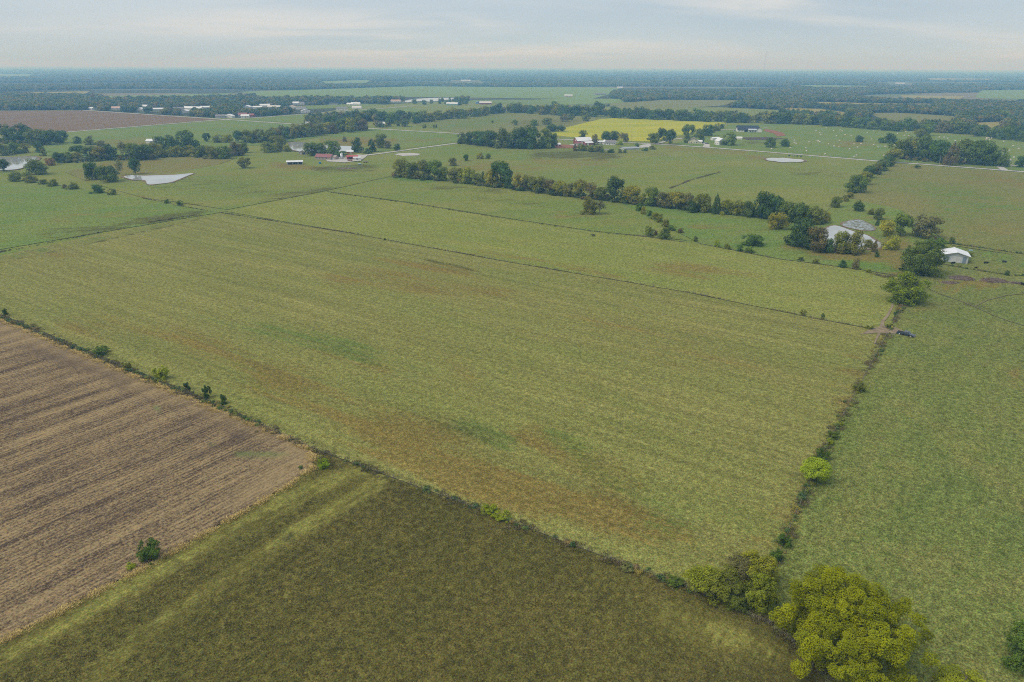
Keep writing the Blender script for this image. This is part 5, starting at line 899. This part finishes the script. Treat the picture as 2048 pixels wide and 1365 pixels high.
def tuft_mesh(name, seed, n, spread, h, w, mat, lean=.35):
    rng = np.random.default_rng(seed); V = []; F = []; T = []
    for i in range(n):
        r = spread*math.sqrt(rng.random()); a = rng.uniform(0, 6.28); x, y = r*math.cos(a), r*math.sin(a); hh = h*rng.uniform(.5, 1.1); b = rng.uniform(0, 6.28); lx, ly = lean*hh*math.cos(a+rng.normal(0, .6)), lean*hh*math.sin(a+rng.normal(0, .6))
        dx, dy = w*math.cos(b), w*math.sin(b); k = len(V); V += [(x-dx, y-dy, -.02), (x+dx, y+dy, -.02), (x+lx*.5+dx*1.2, y+ly*.5+dy*1.2, hh*.6), (x+lx, y+ly, hh), (x+lx*.5-dx*1.2, y+ly*.5-dy*1.2, hh*.6)]; F.append((k, k+1, k+2, k+3, k+4)); T += [(rng.random(), rng.random(), 1, 1)]*5
    m = bpy.data.meshes.new(name); m.from_pydata(V, [], F); a = m.attributes.new('tint', 'FLOAT_COLOR', 'POINT'); a.data.foreach_set('color', np.array(T, np.float32).ravel()); m.materials.append(mat); return m
def ramp_leaf(name, stops, var=.35):
    n = NT(name); oi = n.N.new('ShaderNodeObjectInfo'); cr = n.N.new('ShaderNodeValToRGB'); e = cr.color_ramp.elements
    e[0].position = 0; e[0].color = (*stops[0], 1); e[1].position = 1; e[1].color = (*stops[-1], 1)
    for i, c in enumerate(stops[1:-1]): k = e.new((i+1)/(len(stops)-1)); k.color = (*c, 1)
    n.L.new(oi.outputs['Random'], cr.inputs[0]); at = n.N.new('ShaderNodeAttribute'); at.attribute_name = 'tint'; sp = n.N.new('ShaderNodeSeparateColor'); n.L.new(at.outputs['Color'], sp.inputs[0])
    vm = n.N.new('ShaderNodeVectorMath'); vm.operation = 'SCALE'; n.L.new(cr.outputs[0], vm.inputs[0]); n.L.new(n.rng(sp.outputs[1], 0, 1, 1-var, 1+var, False), vm.inputs['Scale']); return n.fin(vm.outputs[0], .85, .05)
WEEDM = ramp_leaf('fence_row_weeds_leaf', [(.17, .150, .065), (.25, .195, .10), (.13, .145, .05), (.30, .24, .13), (.20, .20, .06), (.22, .165, .115)])
FIELDWEED = ramp_leaf('field_weeds_leaf', [(.105, .088, .042), (.132, .110, .046), (.110, .112, .042), (.160, .130, .068), (.080, .065, .038), (.19, .195, .050)])
PASTTUFT = ramp_leaf('pasture_tufts_leaf', [(.075, .105, .035), (.11, .13, .05), (.065, .085, .03), (.14, .13, .06), (.09, .085, .04)])
HAYTUFT = ramp_leaf('hay_tufts_leaf', [(.11, .14, .045), (.17, .18, .065), (.24, .21, .095), (.13, .125, .05), (.20, .20, .075)])
GOLDW = ramp_leaf('golden_grass_leaf', [(.70, .52, .20), (.62, .47, .18), (.74, .58, .26), (.52, .40, .14)]); PADM = None
def near_px(n_try, poly_px, dens_world=None):
    P = np.array([[*g(*p).to_2d()] for p in poly_px]); lo, hi = P.min(0), P.max(0)
    xy = RNG.uniform(lo, hi, (n_try, 2)); return xy[inpoly(xy[:, 0], xy[:, 1], P)]
# far woods
def far_woods():
    n = 420000; d = np.exp(RNG.uniform(math.log(1300), math.log(16000), n)); a = RNG.uniform(-.80, .80, n); X, Y = d*np.sin(a), d*np.cos(a)
    px, py = to_px(X, Y); ex = np.array([p[0] for p in NEAR_EDGE]); ey = np.array([p[1] for p in NEAR_EDGE])
    k = (py < np.interp(px, ex, ey)-.3) & (px > -60) & (px < 2110) & (py > 139)
    up = 8.5*FPX/d
    for poly, _, _ in FAR_FIELDS: k &= ~(inpoly(px, py, poly) | inpoly(px, py-up, poly) | inpoly(px, py-up*.5, poly))
    k &= ~inpoly(px, py, [(804, 202), (830, 195.5), (860, 195), (920, 194.5), (922, 201), (866, 209), (812, 209)])
    k &= ~inpoly(px, py, [(440, 240), (520, 234), (640, 224), (790, 213), (830, 210), (830, 214), (640, 229), (440, 243)])
    for x, y, w, *_ in VILL: k &= ~((np.abs(px-x) < w*.45+5) & (py > y-1.5) & (py < y+8))
    # open ground between woodlots: a slow pattern of gaps
    gap = np.sin(X*.0021+1.3*np.sin(Y*.0009))*np.sin(Y*.0033+.8*np.sin(X*.0013+1))
    vill = (px > 185) & (px < 830) & (py > 197); k &= (gap > -.27) | (d < 2300); k &= ~(vill & (RNG.random(n) < .55))
    X, Y, d = X[k], Y[k], d[k]; q = RNG.random(len(X)) < np.clip((d/4000)**.35, .55, 1); X, Y, d = X[q], Y[q], d[q]; n = len(X)
    s = RNG.uniform(.75, 1.3, n); wd = (9+d*.0021)*s; ht = RNG.uniform(8, 13.5, n)*np.sqrt(s)
    print('WOODS', n)
    scatter('far_woodland', np.stack([X, Y, np.zeros(n)], 1), np.stack([wd, wd, ht], 1), RNG.uniform(0, 6.28, n), RNG.integers(0, len(WOODS), n), WOODS, 'blue-green mass of woods stretching to the horizon', 'woodland')
far_woods()
# woods behind the individual bands
def band(name, polys, dens, label, hs=(9, 15), clear=True, wscale=1.0):
    A = []
    for poly in polys:
        P = np.array([[*g(*p).to_2d()] for p in poly]); area = .5*abs(np.dot(P[:, 0], np.roll(P[:, 1], 1))-np.dot(P[:, 1], np.roll(P[:, 0], 1))); bb = np.prod(P.max(0)-P.min(0)); A.append(near_px(int(area*dens*bb/area), poly))
    xy = np.concatenate(A); px, py = to_px(xy[:, 0], xy[:, 1]); up = 9.0*FPX/np.hypot(xy[:, 0], xy[:, 1])
    if clear:
        for poly, _, _ in FAR_FIELDS: k = ~(inpoly(px, py, poly) | inpoly(px, py-up, poly)); xy, px, py, up = xy[k], px[k], py[k], up[k]
    n = len(xy); s = RNG.uniform(.8, 1.25, n)*wscale; print(name, n)
    scatter(name, np.stack([xy[:, 0], xy[:, 1], np.zeros(n)], 1), np.stack([11*s, 11*s, RNG.uniform(*hs, n)], 1), RNG.uniform(0, 6.28, n), RNG.integers(0, len(FARM), n), FARM2, label, 'trees')
FARM2 = [crown_mesh('crown', 190+i, 16, 520, .062, zb=.05, kind=('round', 'dome')[i % 2], mat=WOODLEAF) for i in range(5)]
band('tree_belt_understorey', [[(830, 244), (920, 233), (1024, 221), (1110, 222), (1200, 228), (1330, 233), (1440, 236), (1560, 238), (1700, 247), (1800, 256), (1800, 262), (1680, 252), (1560, 245), (1440, 242), (1330, 238), (1215, 235), (1110, 228), (1024, 225), (900, 238)], [(1810, 250), (2060, 268), (2100, 286), (1980, 274), (1810, 260)], [(500, 281), (620, 264), (720, 250), (735, 256), (620, 270), (500, 286)], [(1560, 226), (1720, 236), (1720, 244), (1560, 233)], [(1700, 214), (1920, 223), (2060, 236), (2060, 244), (1940, 236), (1730, 221)], [(620, 240), (720, 236), (830, 238), (815, 246), (700, 244), (615, 248)]], .007, 'dense lower growth filling the far tree bands')
def strip(pts, w):
    up = [(x, y-w) for x, y in pts]; return pts+up[::-1]
band('hedgerow_undergrowth', [strip([(785, 357), (870, 364), (893, 365)], 5), strip([(905, 368), (1000, 378), (1150, 398), (1240, 408), (1300, 415), (1420, 428), (1540, 442), (1645, 451)], 6), strip([(1690, 402), (1711, 385), (1740, 356), (1790, 326)], 6), strip([(1785, 318), (1870, 327), (2005, 334)], 6), strip([(920, 288), (1000, 298), (1105, 298)], 6),
     strip([(100, 330), (210, 323), (290, 322), (370, 314), (480, 312)], 8), strip([(1590, 498), (1650, 508), (1720, 512)], 5), strip([(0, 290), (60, 291), (125, 287)], 10), strip([(535, 305), (580, 304)], 4), strip([(500, 288), (560, 284), (620, 273), (735, 260)], 3)], .045, 'shrubby undergrowth along the foot of the hedgerows', (2.0, 4.5), False, .42)
# weeds along fence lines
def weeds():
    pts = []; sc = []
    for poly, step, width, h in ((F_BOT, .17, 1.5, .66), (F_RIGHT, .16, 1.5, .62), (F_MID, .60, .7, .6), (F_UP, .8, .6, .6), (F_LEFT, .8, .7, .6), (F_BARN, .8, .8, .7), (F_LOT, .8, .8, .7), ([(-80, 520), (60, 494), (200, 466)], .9, .8, .7), ([(300, 446), (390, 432)], .6, 1.2, .9), ([(1790, 553), (1770, 556), (1740, 548)], .4, 1, .9), ([(1340, 378), (1380, 362), (1440, 345)], .5, .8, .9)):
        for i, (p, t) in enumerate(polyline(poly, step)):
            v = .6+.4*math.sin(i*.07+3*math.sin(i*.013)); lat = RNG.normal(0, width*.55)
            if RNG.random() > .35+.65*v: continue
            pts.append((p.x-t.y*lat, p.y+t.x*lat, 0)); k = h*RNG.uniform(.5, 1.25)*(.7+.5*v); sc.append((k*RNG.uniform(.9, 1.5), k*RNG.uniform(.9, 1.5), k))
    n = len(pts); print('WEEDS', n)
    scatter('fence_row_weeds', pts, sc, RNG.uniform(0, 6.28, n), RNG.integers(0, 4, n), [tuft_mesh('weed', 400+i, 34, .5, 1.0, .055, WEEDM) for i in range(4)], 'brown and olive weeds growing along the fence lines', 'weeds')
weeds()
def brush():
    pts = []; sc = []
    for poly, step, width in ((F_BOT[1:9], 1.1, .9), (F_RIGHT, 1.5, 1.0), (F_UP, 5.0, .7), (F_LOT, 1.5, .8), (F_BARN, 1.5, .7)):
        for i, (p, t) in enumerate(polyline(poly, step)):
            v = math.sin(i*.16)+.8*math.sin(i*.061+1)+.5*math.sin(i*.37)
            if v < .15+RNG.normal(0, .3): continue
            lat = RNG.normal(0, width*.6); pts.append((p.x-t.y*lat, p.y+t.x*lat, 0)); k = RNG.uniform(.7, 1.7); sc.append((k*1.35, k*1.2, k*.8))
    n = len(pts); print('BRUSH', n)
    scatter('fence_row_brush', pts, sc, RNG.uniform(0, 6.28, n), RNG.integers(0, 5, n), [crown_mesh('brush', 195+i, 16, 700, .050, zb=.0, kind='dome', mat=BRUSHLEAF) for i in range(5)], 'low green brush tangled along the fence lines', 'brush')
brush()
def golden():
    pts = []; sc = []
    for poly, off, w in (([(-60, 612), (0, 637), (220, 729), (440, 818), (585, 877), (624, 897), (635, 912), (628, 936)], -1.2, .9), ([(628, 936), (570, 977), (300, 1131), (0, 1287), (-100, 1340)], .3, .8)):
        for i, (p, t) in enumerate(polyline(poly, .05)):
            if math.sin(i*.045)+.6*math.sin(i*.11+1) < -.5+RNG.normal(0, .35): continue
            lat = off+RNG.normal(0, w*.5); pts.append((p.x-t.y*lat, p.y+t.x*lat, 0)); k = RNG.uniform(.5, 1.0); sc.append((k*1.2, k*1.2, k))
    n = len(pts); print('GOLD', n)
    scatter('golden_grass', pts, sc, RNG.uniform(0, 6.28, n), RNG.integers(0, 3, n), [tuft_mesh('straw_tuft', 420+i, 22, .5, .6, .05, GOLDW, 1.0) for i in range(3)], 'golden dry grass along the edge of the brown field', 'grass')
golden()
def field_tufts():
    xy = near_px(260000, [(640, 912), (900, 1003), (1150, 1098), (1340, 1168), (1560, 1264), (1680, 1400), (1660, 1480), (-60, 1480), (-60, 1330), (300, 1136), (570, 982), (626, 940)])
    px, py = to_px(xy[:, 0], xy[:, 1])
    mow = np.zeros(len(px))
    for x0, y0, x1, y1, r in ((560, 1000, 720, 945, 24), (720, 945, 760, 960, 22), (760, 965, 600, 1060, 20), (600, 1060, 330, 1240, 16), (330, 1240, 180, 1365, 18), (570, 1010, 330, 1135, 22), (330, 1135, 0, 1320, 26), (1350, 1230, 1600, 1330, 36), (1380, 1260, 1500, 1300, 36)):
        dx, dy = x1-x0, (y1-y0)*1.7; t = np.clip(((px-x0)*dx+(py-y0)*1.7*dy)/(dx*dx+dy*dy), 0, 1); d2 = (px-x0-t*dx)**2+((py-y0)*1.7-t*dy)**2; mow = np.maximum(mow, np.exp(-d2/(r*r*1.6)))
    keep = RNG.random(len(px)) > mow*1.6; xy = xy[keep]; n = min(len(xy), 75000); xy = xy[:n]; print('FIELDWEEDS', n)
    k = RNG.uniform(.25, .62, n); scatter('field_weeds', np.stack([xy[:, 0], xy[:, 1], np.zeros(n)], 1), np.stack([k*1.1, k*1.1, k], 1), RNG.uniform(0, 6.28, n), RNG.integers(0, 5, n), [tuft_mesh('weed', 440+i, 22, .55, .85, .06, FIELDWEED) for i in range(5)], 'dark olive weeds covering the unmown field in the foreground', 'weeds')
    xy = near_px(200000, [(-40, 640), (0, 560), (440, 440), (1000, 535), (1640, 650), (1740, 680), (1650, 890), (1540, 1130), (1420, 1185), (1150, 1086), (640, 896)]); d = np.hypot(xy[:, 0], xy[:, 1]); xy = xy[RNG.random(len(xy)) < np.clip(230/d, 0, 1)**2]; n = min(len(xy), 60000); xy = xy[:n]; print('HAYTUFT', n)
    k = RNG.uniform(.10, .26, n)*np.clip(np.hypot(xy[:, 0], xy[:, 1])/220, .8, 1.5); scatter('stubble_tufts', np.stack([xy[:, 0], xy[:, 1], np.zeros(n)], 1), np.stack([k*1.7, k*1.7, k], 1), RNG.uniform(0, 6.28, n), RNG.integers(0, 3, n), [tuft_mesh('grass_tuft', 480+i, 14, .5, .8, .09, HAYTUFT, .8) for i in range(3)], 'short tufts regrowing over the mown hayfield', 'grass')
    xy = near_px(60000, [(1560, 1262), (1550, 1140), (1605, 1010), (1655, 900), (1725, 770), (1788, 660), (1815, 612), (1860, 560), (2080, 570), (2080, 1420), (1690, 1420)]); n = min(len(xy), 16000); xy = xy[:n]
    k = RNG.uniform(.15, .42, n); scatter('pasture_tufts', np.stack([xy[:, 0], xy[:, 1], np.zeros(n)], 1), np.stack([k*1.6, k*1.6, k], 1), RNG.uniform(0, 6.28, n), RNG.integers(0, 4, n), [tuft_mesh('grass_tuft', 460+i, 20, .5, .9, .07, PASTTUFT, .6) for i in range(4)], 'grass tussocks dotted over the grazed pasture at right', 'grass')
field_tufts()

# ------------------------------------------------------------------ air
def haze():
    top = mh+15.0; b = MB().box((0, 0, (top-1)/2), (82000, 82000, top+1))
    m = bpy.data.materials.new('haze_air'); m.use_nodes = True; N = m.node_tree.nodes; N.clear(); out = N.new('ShaderNodeOutputMaterial'); v = N.new('ShaderNodeVolumePrincipled')
    v.inputs['Color'].default_value = HAZE_COL; v.inputs['Density'].default_value = HAZE_D; v.inputs['Absorption Color'].default_value = (1, 1, 1, 1); v.inputs['Anisotropy'].default_value = 0.0
    m.node_tree.links.new(v.outputs[0], out.inputs['Volume'])
    o = b.build('haze', m); tag(o, 'thin blue haze lying over the far woods', 'haze', None, 'stuff')
HAZE_COL, HAZE_D = (.25, .56, 1.0, 1), 2.4e-4
haze()
